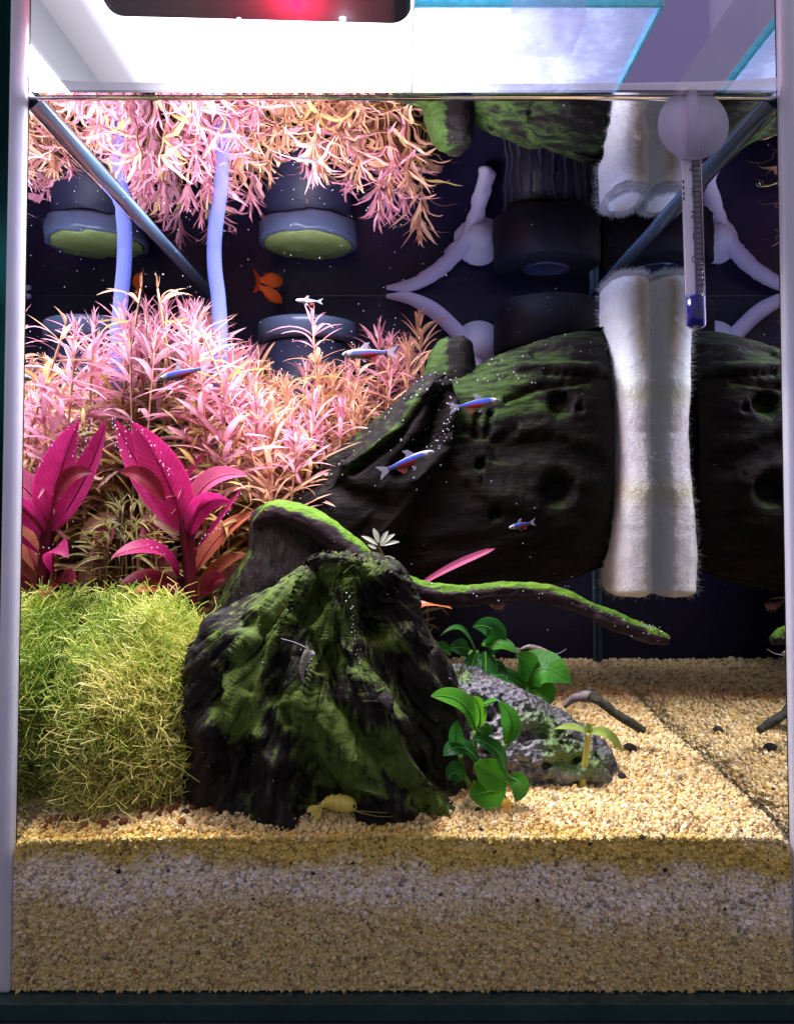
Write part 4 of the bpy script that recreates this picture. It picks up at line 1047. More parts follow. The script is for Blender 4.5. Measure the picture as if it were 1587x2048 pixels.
# ------------------------------------------------------------------ fish
def fish_mat(name, side=(.11, .10, .13), blue=(.02, .06, .55), red=(.30, .03, .03)):
    m, nt, out = new_mat(name); N = NT(nt)
    a = N.n('ShaderNodeAttribute', attribute_name='band'); b = N.n('ShaderNodeAttribute', attribute_name='along')
    p = N.n('ShaderNodeBsdfPrincipled'); p.inputs['Roughness'].default_value = .38; p.inputs['Specular IOR Level'].default_value = .28
    c = ramp(N, a.outputs['Fac'], [(.0, (.17, .15, .19)), (.30, side), (.50, side), (.60, blue), (.84, blue), (.90, (.03, .03, .06)), (1, (.10, .11, .15))])
    c2 = ramp(N, a.outputs['Fac'], [(.0, red), (.48, red), (.60, blue), (.84, blue), (.90, (.03, .03, .06)), (1, (.10, .11, .15))])
    f = ramp(N, b.outputs['Fac'], [(.40, (0, 0, 0)), (.48, (1, 1, 1)), (.74, (1, 1, 1)), (.82, (0, 0, 0))])
    c3 = mixc(N, f, c, c2)
    h = ramp(N, b.outputs['Fac'], [(.16, (1, 1, 1)), (.24, (0, 0, 0))])
    nz = noise_fac(N, 1500, 3)
    hc = ramp(N, nz, [(.35, (.22, .22, .26)), (.65, (.42, .40, .42))])
    N.l(mixc(N, h, c3, hc), p.inputs['Base Color'])
    N.l(p.outputs[0], out.inputs[0]); return m
FISH_BODY = fish_mat('fish_body')
FISH_PALE = fish_mat('fish_body_pale', (.16, .16, .20), (.08, .12, .36), (.36, .33, .38))
FIN = milky('fin', (.50, .50, .62), .62, .2, .5)
FINR = milky('fin_red', (.45, .10, .08), .45, .2, .5)
EYE = pbr('eye', (.006, .006, .008), (.01, .01, .012), 50, .08, .8); IRIS = pbr('iris', (.50, .50, .52), (.3, .3, .34), 900, .2, .8, metal=.5)
def fish_meshes(body_mat):
    """unit fish along +x (head at +x), length 1"""
    n, k = 26, 16
    t = np.linspace(0, 1, n)
    hh = .43 * np.interp(t, [0, .04, .12, .25, .40, .55, .70, .85, .93, 1], [.025, .085, .135, .185, .205, .195, .150, .095, .075, .075])
    ww = hh * np.interp(t, [0, .3, .7, 1], [.75, .62, .45, .25])
    zc = np.interp(t, [0, .2, .5, .8, 1], [-.004, .004, .002, .012, .016])
    V, band, along = [], [], []
    for i in range(n):
        for j in range(k):
            a = j * TAU / k
            V.append((.42 - .80 * t[i], ww[i] * math.cos(a), zc[i] + hh[i] * math.sin(a))); band.append(.5 + .5 * math.sin(a)); along.append(t[i])
    F = [(i * k + j, i * k + (j + 1) % k, (i + 1) * k + (j + 1) % k, (i + 1) * k + j) for i in range(n - 1) for j in range(k)] + [tuple(range(k - 1, -1, -1)), tuple((n - 1) * k + j for j in range(k))]
    body = mkmesh('body', V, F, body_mat, True, {'band': band, 'along': along})
    def fin(pts, mat, th=.004):
        m = len(pts); V = [(x, y - th, z) for x, y, z in pts] + [(x, y + th, z) for x, y, z in pts]
        F = [tuple(range(m)), tuple(range(2 * m - 1, m - 1, -1))] + [(j, m + j, m + (j + 1) % m, (j + 1) % m) for j in range(m)]
        return mkmesh('fin', V, F, mat, False)
    tail = fin([(-.36, 0, .045), (-.45, 0, .085), (-.575, 0, .135), (-.525, 0, .06), (-.49, 0, .015), (-.525, 0, -.03), (-.565, 0, -.105), (-.45, 0, -.055), (-.36, 0, -.015)], FIN)
    dors = fin([(.10, 0, .10), (.02, 0, .19), (-.07, 0, .20), (-.03, 0, .13), (-.05, 0, .088)], FIN)
    anal = fin([(-.08, 0, -.075), (-.10, 0, -.14), (-.17, 0, -.15), (-.22, 0, -.09), (-.26, 0, -.035)], FINR)
    pelv = fin([(.08, .01, -.09), (.03, .03, -.155), (-.02, .03, -.15), (.03, .01, -.09)], FIN)
    def dome(mat, r, d):
        V, F = [], []
        for sgn in (-1, 1):
            v, f = lathe((.345, sgn * .028, .012), (0, sgn, 0), [(r, 0), (r * .85, d * .6), (r * .4, d), (.002, d * 1.05)], 14)
            V.append((v, f))
        v, f = join(V); return mkmesh('eye', v, f, mat)
    return [('body', body), ('tail_fin', tail), ('dorsal_fin', dors), ('anal_fin', anal), ('pelvic_fin', pelv), ('iris', dome(IRIS, .036, .016)), ('pupil', dome(EYE, .020, .0205))]
FM, FMP = fish_meshes(FISH_BODY), fish_meshes(FISH_PALE)
GF = 'small blue and red tetra fish swimming in the tank'
def add_fish(head, tail, s, label, meshes=None, yaw=0.0):
    A, B = P(*head, s), P(*tail, s)
    c = (A + B) / 2; L = np.linalg.norm(A - B)
    dx, dz = A[0] - B[0], A[2] - B[2]
    ang = math.atan2(dz, abs(dx))
    t = thing('tetra_fish', c, label, 'fish', GF)
    t.rotation_euler = (0, -ang, (math.pi if dx < 0 else 0) + yaw)
    t.scale = (L, L, L)
    for nm, me in (meshes or FM): link(bpy.data.objects.new(nm, me), t)
add_fish((309, 762), (414, 735), .80, 'blue striped tetra with dark belly swimming left over the red plant', yaw=.15)
add_fish((674, 708), (788, 707), .76, 'blue and red tetra swimming left above the log flap', yaw=-.1)
add_fish((587, 602), (642, 602), .66, 'pale silvery tetra near the surface among pink shoots', FMP, .25)
add_fish((1008, 798), (903, 818), .74, 'blue tetra swimming right before the mossy log top', yaw=.1)
add_fish((878, 900), (762, 945), .82, 'pale bluish tetra rising to the right before the torn log flap', yaw=-.2)
add_fish((1007, 1056), (1073, 1046), .72, 'small bright blue tetra alone before the dark log', yaw=.5)
# orange fish blurred behind the pink shoots
of = thing('orange_fish', P(541, 589, .52), 'bright orange red fish half hidden behind pink shoots near the surface', 'fish')
of.scale = (px2m(90, .52),) * 3; of.rotation_euler = (0, .15, 1.05)
ORG = pbr('orange_fish', (.95, .10, .01), (1, .22, .03), 400, .35, .5); ORF = milky('orange_fin', (.85, .10, .02), .2, .3, .5)
for nm, me in FM:
    if nm == 'dorsal_fin' or nm.endswith('fin'):
        m2 = me.copy(); m2.materials.clear(); m2.materials.append(ORF)
    elif nm == 'body':
        m2 = me.copy(); m2.materials.clear(); m2.materials.append(ORG)
    else: m2 = me
    o = link(bpy.data.objects.new(nm, m2), of)
    if nm in ('body', 'tail_fin'): o.scale = (1, 1.3, 1.8)

# ------------------------------------------------------------------ shrimps
def shrimp(spine, rad, s, mat, legm, label, horn=1, feel=None, cat='shrimp', name='shrimp', legs=6, legdir=(0, 0, -1), leglen=.003):
    """spine in pixels from head to tail"""
    pts = smooth_path([P(x, y, s) for x, y in spine], 34)
    t = thing(name, pts[17], label, cat)
    u = np.linspace(0, 1, 34)
    r = rad * np.interp(u, [0, .06, .18, .36, .6, .85, .95, 1], [.15, .55, .9, 1.0, .78, .42, .3, .2]) * (1 + .07 * np.sign(np.sin(u * 46)) * (u > .34))
    v, f = tube(pts, r, 14, True, .8); obj('body', v, f, mat, t)
    tg = pts[-1] - pts[-4]; tg /= np.linalg.norm(tg)
    fan = []
    for a in (-.5, 0, .5):
        d = tg + np.array([-tg[2], 0, tg[0]]) * a; e = pts[-1] + d * rad * 1.5
        fan.append(blade(pts[-1] - tg * rad * .2, (pts[-1] + e) / 2, e, rad * .7, (0, -1, .2), .1, 6, 2, .65))
    v, f = join(fan); obj('tail_fan', v, f, mat, t)
    ld_ = np.array(legdir, float); hd = pts[0] - pts[4]; hd /= np.linalg.norm(hd)
    for i in range(legs):
        k = 4 + int(i * 20 / legs); b = pts[k] + ld_ * r[k] * .8
        e = b + ld_ * leglen * (1 - .08 * i) + hd * leglen * random.uniform(-.2, .6) + np.array([0, random.uniform(-1, 1) * leglen * .4, 0])
        v, f = tube(smooth_path([b, (b + e) / 2 + hd * leglen * .25, e], 6), np.linspace(.00018, .0001, 6), 5); obj('leg', v, f, legm, t)
    for i, ft in enumerate(feel or []):
        v, f = tube(smooth_path([P(x, y, s) for x, y in ft], 14), np.linspace(.00014, .00006, 14), 4); obj('antenna', v, f, legm, t)
    for sg in (-1, 1):
        c = pts[2] + np.array([0, sg * rad * .45, rad * .35])
        v, f = lathe(c, (0, sg, .3), [(rad * .2, -rad * .1), (rad * .2, rad * .05), (rad * .1, rad * .18)], 10); obj('eye', v, f, EYE, t)
    return t
YEL = pbr('shrimp_yellow', (.72, .52, .06), (.85, .70, .16), 900, .3, .5, sss=.4, sss_r=(.002, .0015, .0005))
YLEG = pbr('shrimp_leg', (.55, .42, .12), (.5, .4, .2), 300, .4, .3)
GRY = pbr('shrimp_clear', (.38, .31, .24), (.22, .20, .19), 1800, .25, .6, sss=.4); GLEG = pbr('shrimp_leg_pale', (.42, .42, .52), (.5, .5, .6), 300, .3, .4)
shrimp([(712, 1618), (698, 1610), (680, 1606), (662, 1604), (650, 1607), (642, 1613)], .0028, .985, YEL, YLEG, 'yellow shrimp on the sand at the foot of the stump', feel=[[(708, 1621), (760, 1625), (815, 1626)], [(708, 1622), (750, 1632), (790, 1634)]])
shrimp([(616, 1296), (611, 1312), (606, 1330), (604, 1350), (608, 1370)], .0012, .975, GRY, GLEG, 'translucent brown shrimp clinging upright to the green stump face', feel=[[(614, 1296), (590, 1285), (562, 1277)], [(616, 1295), (612, 1288), (614, 1282)]], legdir=(.8, -.3, -.1), leglen=.0032)
shrimp([(688, 1124), (692, 1133), (696, 1140), (704, 1144), (716, 1146)], .0016, .86, YEL, YLEG, 'small pale yellow shrimp perched on the very top of the stump', feel=[[(688, 1124), (678, 1112), (668, 1102)], [(690, 1124), (700, 1112), (714, 1106)]])
shrimp([(1104, 1310), (1090, 1305), (1072, 1297), (1056, 1293), (1040, 1298)], .0016, .68, GRY, GLEG, 'grey see-through shrimp resting on the leaves of the rear green plant', feel=[[(1104, 1310), (1118, 1306), (1132, 1298)]], leglen=.002)
q, s_ = on_sand(1010, 1632)
shrimp([(1010, 1596), (1013, 1606), (1012, 1616), (1009, 1628)], .0016, s_, pbr('shrimp_orange', (.80, .48, .08), (.7, .4, .06), 400, .4, .3, sss=.4), YLEG, 'tiny orange yellow shrimp on the sand below the green plant', leglen=.0016)
shrimp([(1010, 1208), (995, 1212), (982, 1208), (970, 1200)], .0020, .60, pbr('shrimp_dim', (.26, .12, .12), (.2, .1, .1), 600, .4, .3), GLEG, 'dim reddish shrimp hovering in the dark beneath the log', leglen=.002)

# ------------------------------------------------------------------ thermometer on the front pane
sT = .982
th = thing('thermometer', P(1385, 480, sT), 'small glass thermometer with blue liquid hanging from a round suction cup', 'thermometer')
TA, TB = P(1378, 235, sT), P(1391, 660, sT)
ax = (TB - TA) / np.linalg.norm(TB - TA)
at_ = lambda py: TA + (TB - TA) * (py - 235) / 425
rT = px2m(20, sT)
GL = mirror_mat('tube_glass', (.9, .9, 1.0), .55, 1.0, .05)
v, f = lathe(at_(300), ax, [(rT * .96, 0), (rT, .001), (rT, np.linalg.norm(at_(650) - at_(300))), (rT * .7, np.linalg.norm(at_(656) - at_(300))), (rT * .15, np.linalg.norm(at_(661) - at_(300)))], 28)
obj('glass_tube', v, f, GL, th)
lat = np.array([1, 0, 0]) - ax * ax[0]; lat /= np.linalg.norm(lat); fw_ = np.cross(lat, ax); fw_ = fw_ if fw_[1] < 0 else -fw_
def strip(p0, p1, a, b, depth, th_=.0003):
    V = [at_(p) + lat * x * rT + fw_ * (depth * rT + d) for d in (0, th_) for p in (p0, p1) for x in (a, b)]
    F = [(0, 1, 3, 2), (4, 6, 7, 5), (0, 2, 6, 4), (1, 5, 7, 3), (0, 4, 5, 1), (2, 3, 7, 6)]
    return np.array(V), F
PAPER = pbr('scale_paper', (.92, .88, 1.0), (.95, .90, 1.0), 200, .6, .2, trans=.4)
INK = pbr('ink', (.008, .008, .012), (.012, .01, .015), 200, .5, .2)
BLUE = pbr('blue_liquid', (.012, .008, .20), (.015, .010, .26), 100, .1, .7)
v, f = strip(305, 588, -.88, .12, -.30); obj('backing_strip', v, f, PAPER, th, smooth=False)
v, f = strip(318, 588, .14, .90, -.34); obj('scale_plate', v, f, pbr('scale_plate', (.24, .22, .30), (.28, .25, .34), 100, .4, .3, trans=.4), th, smooth=False)
v, f = strip(432, 592, .10, .22, -.05, .0006); obj('liquid_column', v, f, BLUE, th, smooth=False)
v, f = strip(318, 592, .42, .50, -.15); obj('capillary', v, f, pbr('capillary', (.30, .28, .30), None, 100, .2, .6), th, smooth=False)
tk = []
pys = np.arange(322, 578, 10.4)
for i, p in enumerate(pys):
    tk.append(strip(p - .9, p + .9, .02 if i % 4 == 2 else .20, .92, .02))
tk += [strip(318, 590, .86, .91, .02)]
v, f = join(tk); obj('scale_ticks', v, f, INK, th, smooth=False)
def text_mesh(body, size):
    cu = bpy.data.curves.new('digit', 'FONT'); cu.body = body; cu.size = size; cu.extrude = .00003; cu.align_x = 'CENTER'; cu.align_y = 'CENTER'; cu.resolution_u = 3
    o = bpy.data.objects.new('digit', cu); COL.objects.link(o)
    dg = bpy.context.evaluated_depsgraph_get()
    me = bpy.data.meshes.new_from_object(o.evaluated_get(dg)); bpy.data.objects.remove(o)
    return me
Rm = Matrix((tuple(lat), tuple(-ax), tuple(fw_))).transposed().to_4x4()
for ch, p in (('4', 341), ('3', 386), ('2', 431), ('1', 476), ('0', 521)):
    me = text_mesh(ch, px2m(21, sT)); me.materials.append(INK)
    o = bpy.data.objects.new('digit', me)
    o.matrix_local = Matrix.Translation(Vector(at_(p) + lat * rT * -.02 + fw_ * rT * .12) - th.location) @ Rm
    link(o, th)
tk = [strip(p - 3, p + 3, -1.0, -.86, .2) for p in (366, 378, 390, 400)]
v, f = join(tk); obj('edge_print', v, f, INK, th, smooth=False)
v, f = lathe(at_(592), ax, [(rT * .6, 0), (rT * .86, .0006), (rT * .86, np.linalg.norm(at_(650) - at_(592))), (rT * .5, np.linalg.norm(at_(656) - at_(592)))], 24)
obj('liquid_bulb', v, f, BLUE, th)
cc = P(1385, 250, .992); Rc = px2m(72, .99)
CUP = milky('cup_silicone', (.86, .82, 1.0), .30, .3, .5)
v, f = lathe(cc, (0, 1, 0), [(Rc, -.0001), (Rc * .99, .0003), (Rc * .7, .0010), (Rc * .45, .0022), (Rc * .42, .0040), (Rc * .30, .0052), (.0004, .0054)], 48); obj('suction_cup', v, f, CUP, th)
v, f = tube(np.array([P(1378, 180, .985), P(1379, 240, .984), P(1383, 315, .983)]), px2m(19, .98), 18); obj('cup_stem', v, f, milky('cup_stem', (.88, .82, 1.0), .1, .3, .5), th)
v, f = lathe(P(1392, 252, .985), (0, -1, 0), [(px2m(32, .98), -.002), (px2m(31, .98), .0006), (px2m(22, .98), .0011), (.0004, .0012)], 30); obj('cup_knob', v, f, milky('cup_knob', (.92, .84, 1.0), .05, .3, .5), th)

# ------------------------------------------------------------------ filter floss against the right pane
fl = thing('filter_floss', P(1270, 1195, .66), 'tall fluffy white filter floss strip hanging against the right pane', 'filter floss')
nr, ns = 150, 96
zt, zb = P(1270, 556, .645)[2], P(1270, 1196, .66)[2]
X0, X1, Y0, Y1 = .1016, XR - .0004, YofS(.668), YofS(.60)
ang = np.arange(ns) * TAU / ns
V = []
for i in range(nr):
    t = i / (nr - 1); z = zt + (zb - zt) * t
    py = 550 + 650 * t
    bul = np.interp(py, [550, 575, 640, 720, 770, 800, 870, 930, 985, 1020, 1100, 1190, 1200], [-.0012, 0, -.0006, .0004, .0016, .0010, -.0016, -.0006, .0020, .0012, .0003, -.0006, -.0022])
    xs = np.interp(py, [550, 620, 720, 860, 1000, 1120, 1200], [-.0006, -.0014, .0010, .0022, .0008, -.0022, -.0010])
    cx_, cy_ = (X0 + xs * .8 + X1) / 2, (Y0 + Y1) / 2; hx, hy = (X1 - X0 - xs * .8) / 2 * 1.0, (Y1 - Y0) / 2
    cap = 1 - .25 * (max(0, 1 - t * 40) ** 2 + max(0, 1 - (1 - t) * 40) ** 2)
    c, sn = np.cos(ang), np.sin(ang); p_ = 2.7
    ex = np.sign(c) * np.abs(c) ** (2 / p_); ey = np.sign(sn) * np.abs(sn) ** (2 / p_)
    V.append(np.stack([cx_ + hx * ex * cap, cy_ + (hy + bul * (ey < 0)) * ey * cap, np.full(ns, z)], -1))
V = np.concatenate(V)
Nn = grid_normals(V, nr, ns)
if ((V - V.reshape(nr, ns, 3).mean(1).repeat(ns, 0)) * Nn).sum() < 0: Nn = -Nn
V = V + Nn * (.0005 * fbm(V * 320, 4) + .0004 * fbm(V * 70, 2))[:, None]; V[:, 0] = np.minimum(V[:, 0], XR - .0002)
pyv = proj(V)[:, 1]
stain = .30 * np.clip(fbm(V * 160, 3), 0, 1) + .9 * np.exp(-((pyv - 985) / 26) ** 2) + .6 * np.exp(-((pyv - 785) / 34) ** 2) + .25 * np.clip(fbm(V * 90, 3), 0, 1)
beige = np.exp(-((V[:, 0] - (X0 + .0115)) / .003) ** 2) * np.clip((760 - pyv) / 80, 0, 1)
def floss_mat():
    m, nt, out = new_mat('floss'); N = NT(nt)
    p = N.n('ShaderNodeBsdfPrincipled'); p.inputs['Roughness'].default_value = .95; p.inputs['Specular IOR Level'].default_value = .05
    a = N.n('ShaderNodeAttribute', attribute_name='stain'); b = N.n('ShaderNodeAttribute', attribute_name='beige')
    nz = noise_fac(N, 900, 5)
    ma = N.n('ShaderNodeMath', operation='MULTIPLY'); N.l(a.outputs['Fac'], ma.inputs[0]); N.l(ramp(N, nz, [(.35, (.2,) * 3), (.65, (1,) * 3)]), ma.inputs[1])
    c = mixc(N, ma.outputs[0], (.95, .94, .98), (.80, .78, .40))
    c = mixc(N, b.outputs['Fac'], c, (.66, .52, .38))
    N.l(c, p.inputs['Base Color']); N.l(bump(N, nz, .0012), p.inputs['Normal'])
    p.inputs['Subsurface Weight'].default_value = .5; p.inputs['Subsurface Radius'].default_value = (.004, .004, .005); p.inputs['Subsurface Scale'].default_value = 1
    N.l(p.outputs[0], out.inputs[0]); return m
FLM = floss_mat()
obj('floss_pad', V, grid_faces(nr, ns), FLM, fl, attrs={'stain': stain, 'beige': beige})
VV, FF, n0 = [], [], 0
for k in range(9000):
    i = int(rng.integers(0, len(V))); 
    edge = rng.random() < .35
    if edge: i = int(rng.integers(0, 3)) * ns + int(rng.integers(0, ns))
    nn = Nn[i] if not edge else Nn[i] * .3 + np.array([0, 0, 1.])
    if V[i, 0] > XR - .001: continue
    L = rng.uniform(.0005, .0020) * (1 if edge or V[i, 0] < X0 + .003 or V[i, 0] > X1 - .004 else .45); d = nn + rng.normal(size=3) * .6; d /= np.linalg.norm(d)
    m1 = V[i] + d * L + rng.normal(size=3) * .0002; m2 = m1 + (d + rng.normal(size=3) * .6) * L * .6
    m1[0] = min(m1[0], XR - .0003); m2[0] = min(m2[0], XR - .0003)
    v, f = tri_tube([V[i] - nn * .0003, m1, m2], .00006, .00004); VV.append(np.array(v)); FF += [tuple(q_ + n0 for q_ in g) for g in f]; n0 += len(v)
obj('loose_fibres', np.concatenate(VV), FF, pbr('fibre', (.75, .74, .74), (.8, .8, .78), 100, .8, .1, trans=.3), fl)['kind'] = 'stuff'

# ------------------------------------------------------------------ equipment at the back pane
sB_ = .522
pump = thing('filter_pump', P(1090, 760, sB_), 'black round filter pump in front of the dark back pane', 'filter pump')
Rp = px2m(106, sB_); pc = P(1092, 610, sB_); 
v, f = lathe(pc, (0, 0, -1), [(Rp * .93, 0), (Rp, .0015), (Rp, px2m(96, sB_)), (Rp * .94, px2m(99, sB_))], 48); obj('cap', v, f, M['black'], pump)
v, f = lathe(pc + np.array([0, 0, .0004]), (0, 0, 1), [(Rp * .42, -.0008), (Rp * .44, .0006), (Rp * .36, .0009), (Rp * .34, .0002)], 36); obj('cap_ring', v, f, pbr('ring', (.03, .03, .08), (.04, .04, .1), 60, .2, .6), pump)
v, f = lathe(pc + np.array([0, 0, -px2m(99, sB_)]), (0, 0, -1), [(Rp * .82, 0), (Rp * .82, px2m(190, sB_))], 40); obj('slotted_body', v, f, M['black'], pump)
for i in range(11):
    a = math.pi * (1.08 + .84 * i / 10)
    c0 = pc + np.array([Rp * .83 * math.cos(a), Rp * .83 * math.sin(a), -px2m(112, sB_)])
    v, f = box(c0[0] - .0006, c0[0] + .0006, c0[1] - .0008, c0[1] + .0006, c0[2] - px2m(150, sB_), c0[2]); obj('rib', v, f, pbr('pump_rib', (.022, .02, .04), (.03, .028, .06), 60, .3, .5) if i == 0 else bpy.data.materials['pump_rib'], pump, smooth=False)

cup = thing('suction_cup', P(955, 692, .53), 'milky silicone suction cup with curved hose on the back pane beside the pump', 'suction cup')
sc_ = .509
v, f = lathe(P(957, 690, .507), (0, -1, 0), [(px2m(50, .51), 0), (px2m(48, .51), .0008), (px2m(32, .51), .003), (px2m(25, .51), .005), (px2m(24, .51), .010), (.0005, .0105)], 36); obj('cup', v, f, M['milky'], cup)
hp = smooth_path([P(772, 592, sc_), P(820, 597, sc_), P(868, 622, sc_), P(905, 655, sc_), P(935, 690, sc_), P(955, 745, sc_), P(975, 830, sc_)], 50)
v, f = tube(hp, px2m(np.interp(np.linspace(0, 1, 50), [0, .12, .3, 1], [4, 11, 16, 16]), sc_), 16); obj('hose', v, f, milky('hose', (.84, .78, 1.0), .12, .3, .55), cup)

tb = thing('air_tube', P(436, 690, .61), 'pale blue translucent tube entering the water behind the pink bush', 'air tube')
v, f = tube(smooth_path([P(428, 440, .612), P(429, 530, .612), P(437, 600, .61), P(441, 690, .61), P(436, 820, .61), P(420, 960, .61)], 50), px2m(15, .61), 18, True, .6); obj('tube_wall', v, f, M['milky2'], tb)

can = thing('round_canister', P(610, 850, .525), 'round canister with pale rim and green lid behind the bush', 'canister')
sC = .525; Rcn = px2m(100, sC); c0 = P(615, 650, sC)
c0[1] -= .0
v, f = lathe(c0, (0, 0, -1), [(Rcn * .90, .0004), (Rcn * .97, .0002), (Rcn, .0022), (Rcn, px2m(34, sC)), (Rcn * .93, px2m(42, sC))], 56); obj('rim', v, f, milky('pale_rim', (.07, .09, .16), .05, .2, .4), can)
v, f = lathe(c0, (0, 0, -1), [(.0005, -.0003), (Rcn * .5, -.0006), (Rcn * .86, -.0005), (Rcn * .895, .0003)], 56); obj('lid', v, f, pbr('algae_lid', (.09, .12, .03), (.14, .17, .07), 120, .5, .3), can)
v, f = lathe(c0 + np.array([0, 0, -px2m(42, sC)]), (0, 0, -1), [(Rcn * .88, 0), (Rcn * .88, px2m(240, sC))], 48); obj('can_wall', v, f, pbr('can_dark', (.006, .006, .016), (.009, .009, .022), 40, .5, .1), can)

# ------------------------------------------------------------------ small things on the sand
PEL = [pbr('clay_%s' % n, c, tuple(x * .7 for x in c), 600, .7, .2, .0003) for n, c in (('light', (.42, .17, .06)), ('dark', (.26, .09, .035)))]
BLK = pbr('lava_bit', (.018, .016, .020), (.04, .035, .04), 900, .6, .3, .0003)
def pebble_mesh(m, i):
    v, f = lathe((0, 0, 0), (0, 0, 1), [(math.sin(math.pi * k / 8) + .002, math.cos(math.pi * k / 8)) for k in range(8, -1, -1)], 12)
    return mkmesh('pebble', v * (1 + .25 * fbm(v * 1.3 + i * 9.7, 2))[:, None], f, m)
PM = [pebble_mesh(PEL[i % 2], i) for i in range(5)]
spots = [(100, 1645), (92, 1656), (118, 1640), (152, 1645), (168, 1655), (200, 1648), (210, 1652), (160, 1638), (232, 1640), (300, 1612), (310, 1622), (318, 1630), (330, 1608), (345, 1598), (352, 1616), (364, 1647), (372, 1610), (378, 1600), (340, 1625), (325, 1618), (290, 1625), (385, 1618), (420, 1622), (430, 1626), (455, 1618), (280, 1636), (248, 1648), (306, 1600), (358, 1606), (866, 1636)]
for i, (x, y) in enumerate(spots):
    q, s_ = on_sand(x, y)
    o = bpy.data.objects.new('clay_pellet', PM[i % 5]); r = rng.uniform(.0009, .0015)
    o.location = q + np.array([0, 0, r * .45]); o.scale = (r * 1.1, r, r * .8); o.rotation_euler = (rng.uniform(0, 1), 0, rng.uniform(0, 6))
    link(o); tag(o, 'small terracotta clay pellet on the sand near the moss and stump foot', 'pellet', 'terracotta pellets scattered at the stump foot')
BM = [pebble_mesh(BLK, 20 + i) for i in range(3)]
for i, (x, y, r, lab) in enumerate(((1260, 1500, 11, 'largest black lava chip on the sand right of the rock'), (1242, 1556, 9, 'black lava chip beside the lower right edge of the rock'), (1277, 1463, 9, 'black lava chip touching the lower tip of the twig'),
                               (955, 1622, 6, 'black chip on the sand below the bright green plant'), (1284, 1676, 5, 'lone tiny black chip on the front sand edge at right'), (372, 1628, 8, 'dark chip on the sand between moss and stump'), (1228, 1586, 3, 'tiny dark speck of lava on sand right of the seedling'))):
    q, s_ = on_sand(x, y); rr = px2m(r, s_)
    o = bpy.data.objects.new('lava_chip', BM[i % 3]); o.location = q + np.array([0, 0, rr * .4]); o.scale = (rr * 1.2, rr, rr * .8); o.rotation_euler = (0, .3, i * 1.3)
    link(o); tag(o, lab, 'stone chip')
# dark grains in the bed against the glass
C = np.array([P(x, y, .9985) for x, y in ((705, 1727), (335, 1742), (236, 1745), (625, 1748), (580, 1728), (1075, 1802), (240, 1710), (745, 1716), (505, 1800), (1180, 1690), (990, 1705), (880, 1790), (1330, 1742), (1450, 1820), (668, 1882), (690, 1935), (1120, 1900))])
C[:, 1] = .0010
dx_ = rng.uniform(XL + .003, XR - .003, 90); dy_ = YB * rng.random(90) ** 1.5
C = np.concatenate([C, np.stack([dx_, np.clip(dy_, .003, YB - .003), sand_z(dx_, dy_) + .0002], -1)])
v, f = balls(C, rng.uniform(.0004, .00085, len(C)))
tag(obj('dark_grains', v, f, BLK, sand, smooth=False), kind='stuff')

# ------------------------------------------------------------------ tiny air bubbles and floating specks
pts = []
def along(line, n, s, jit=3):
    L = smooth_path([P(x, y, s) for x, y in line], n)
    for q in L: pts.append((q + np.array([rng.normal() * px2m(jit, s), -.0012, rng.normal() * px2m(jit, s)]), rng.uniform(.00013, .00034)))
for line, n in (([(262, 842), (290, 870), (325, 915), (345, 950)], 22), ([(230, 838), (236, 870), (245, 910)], 16), ([(262, 842), (255, 870), (262, 910)], 8), ([(225, 1112), (290, 1090), (330, 1110)], 10), ([(400, 1085), (450, 1040), (486, 975)], 16)): along(line, n, .78)
for x, y in ((872, 757), (910, 742), (911, 755), (913, 765), (948, 752), (955, 760), (968, 757), (975, 762), (995, 750), (998, 758), (1005, 752), (1027, 744), (1032, 750), (1036, 757), (1048, 752), (1063, 765), (1070, 766), (983, 718), (990, 724), (977, 728), (1003, 720), (1068, 685), (1080, 688), (1090, 690), (1105, 676), (1130, 669), (1180, 700), (1160, 703), (984, 788), (860, 750), (866, 768), (880, 780), (870, 790), (845, 760), (1045, 712)):
    pts.append((P(x, y, .685), rng.uniform(.00016, .00036)))
fV = flapV[(proj(flapV)[:, 1] < 960)]; 
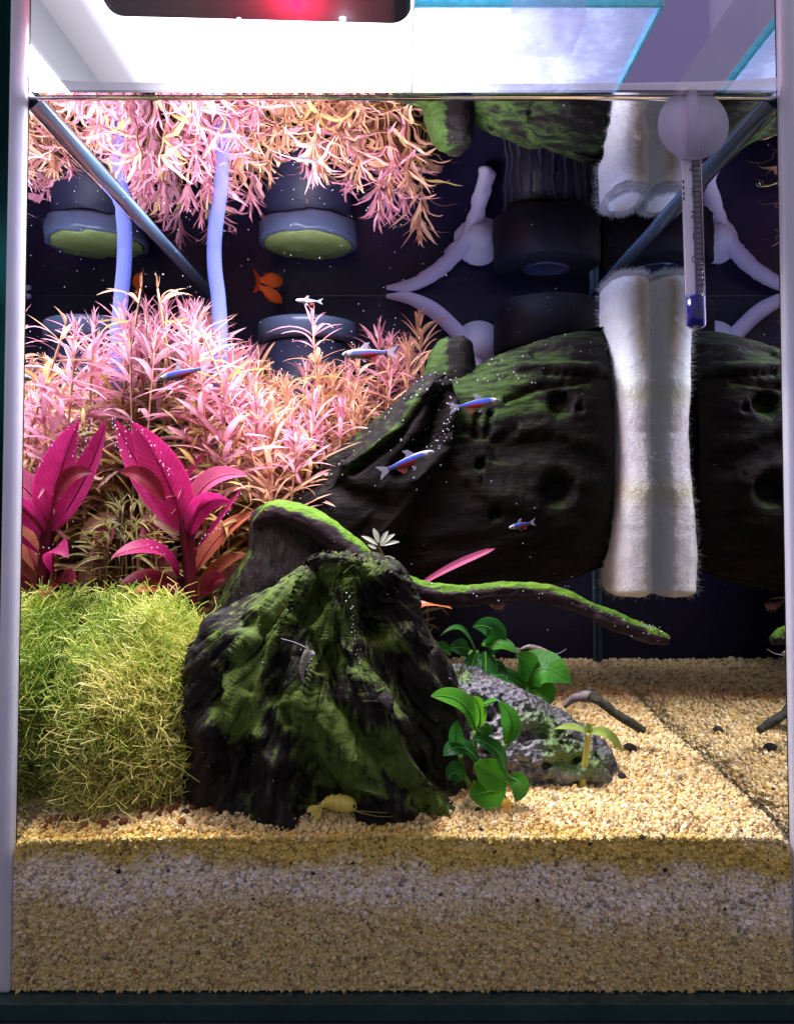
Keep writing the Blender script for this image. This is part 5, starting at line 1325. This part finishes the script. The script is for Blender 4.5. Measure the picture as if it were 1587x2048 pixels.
for i in rng.integers(0, len(fV), 90): pts.append((fV[i] + np.array([0, -.0006, .0003]), rng.uniform(.0002, .0004)))
along([(905, 790), (890, 860), (850, 910)], 30, .70, 6); along([(700, 1180), (706, 1270), (720, 1330), (752, 1400)], 40, .955, 4); along([(640, 1160), (720, 1160), (790, 1180)], 22, .90, 6)
sv = stumpV[(stumpV[:, 1] < .05)]
for i in rng.integers(0, len(sv), 120): pts.append((sv[i] + np.array([0, -.0006, 0]), rng.uniform(.0001, .00026)))
for q in moss_tips[:700]: pts.append((q, rng.uniform(.00015, .00036)))
for i in range(330):
    pts.append((np.array([rng.uniform(XL + .002, XR - .002), rng.uniform(.01, .22), rng.uniform(.07, ZW - .004)]), rng.uniform(.00008, .00022)))
for line in ([(860, 1185), (1000, 1180), (1120, 1192), (1240, 1245), (1330, 1278)],): along(line, 34, .83, 9)
along([(1325, 1262), (1300, 1255), (1280, 1248)], 14, .835, 4)
for i in range(260):
    X, Y = tops[int(rng.integers(0, len(tops)))][:2]
    q = np.array([X + rng.normal() * .008, Y + rng.normal() * .006, 0]); t_ = [t for t in tops if t[0] == X][0]
    q[2] = P(t_[2], t_[3], SofY(Y))[2] + rng.normal() * .010 - .002
    if q[0] > XL + .001 and q[2] < ZW - .002: pts.append((q, rng.uniform(.00018, .0004)))
v, f = balls([p[0] for p in pts], [p[1] for p in pts], 0, 0)
m, nt, out = new_mat('bubble'); N = NT(nt)
p = N.n('ShaderNodeBsdfPrincipled'); p.inputs['Base Color'].default_value = (.75, .76, .88, 1); p.inputs['Roughness'].default_value = .08; p.inputs['Specular IOR Level'].default_value = .9
t = N.n('ShaderNodeBsdfTransparent'); mx = N.n('ShaderNodeMixShader'); mx.inputs[0].default_value = .35
N.l(p.outputs[0], mx.inputs[1]); N.l(t.outputs[0], mx.inputs[2]); N.l(mx.outputs[0], out.inputs[0])
tag(obj('air_bubbles', v, f, m), 'tiny air bubbles and specks on leaves, wood and drifting in the water', 'air bubbles', kind='stuff')
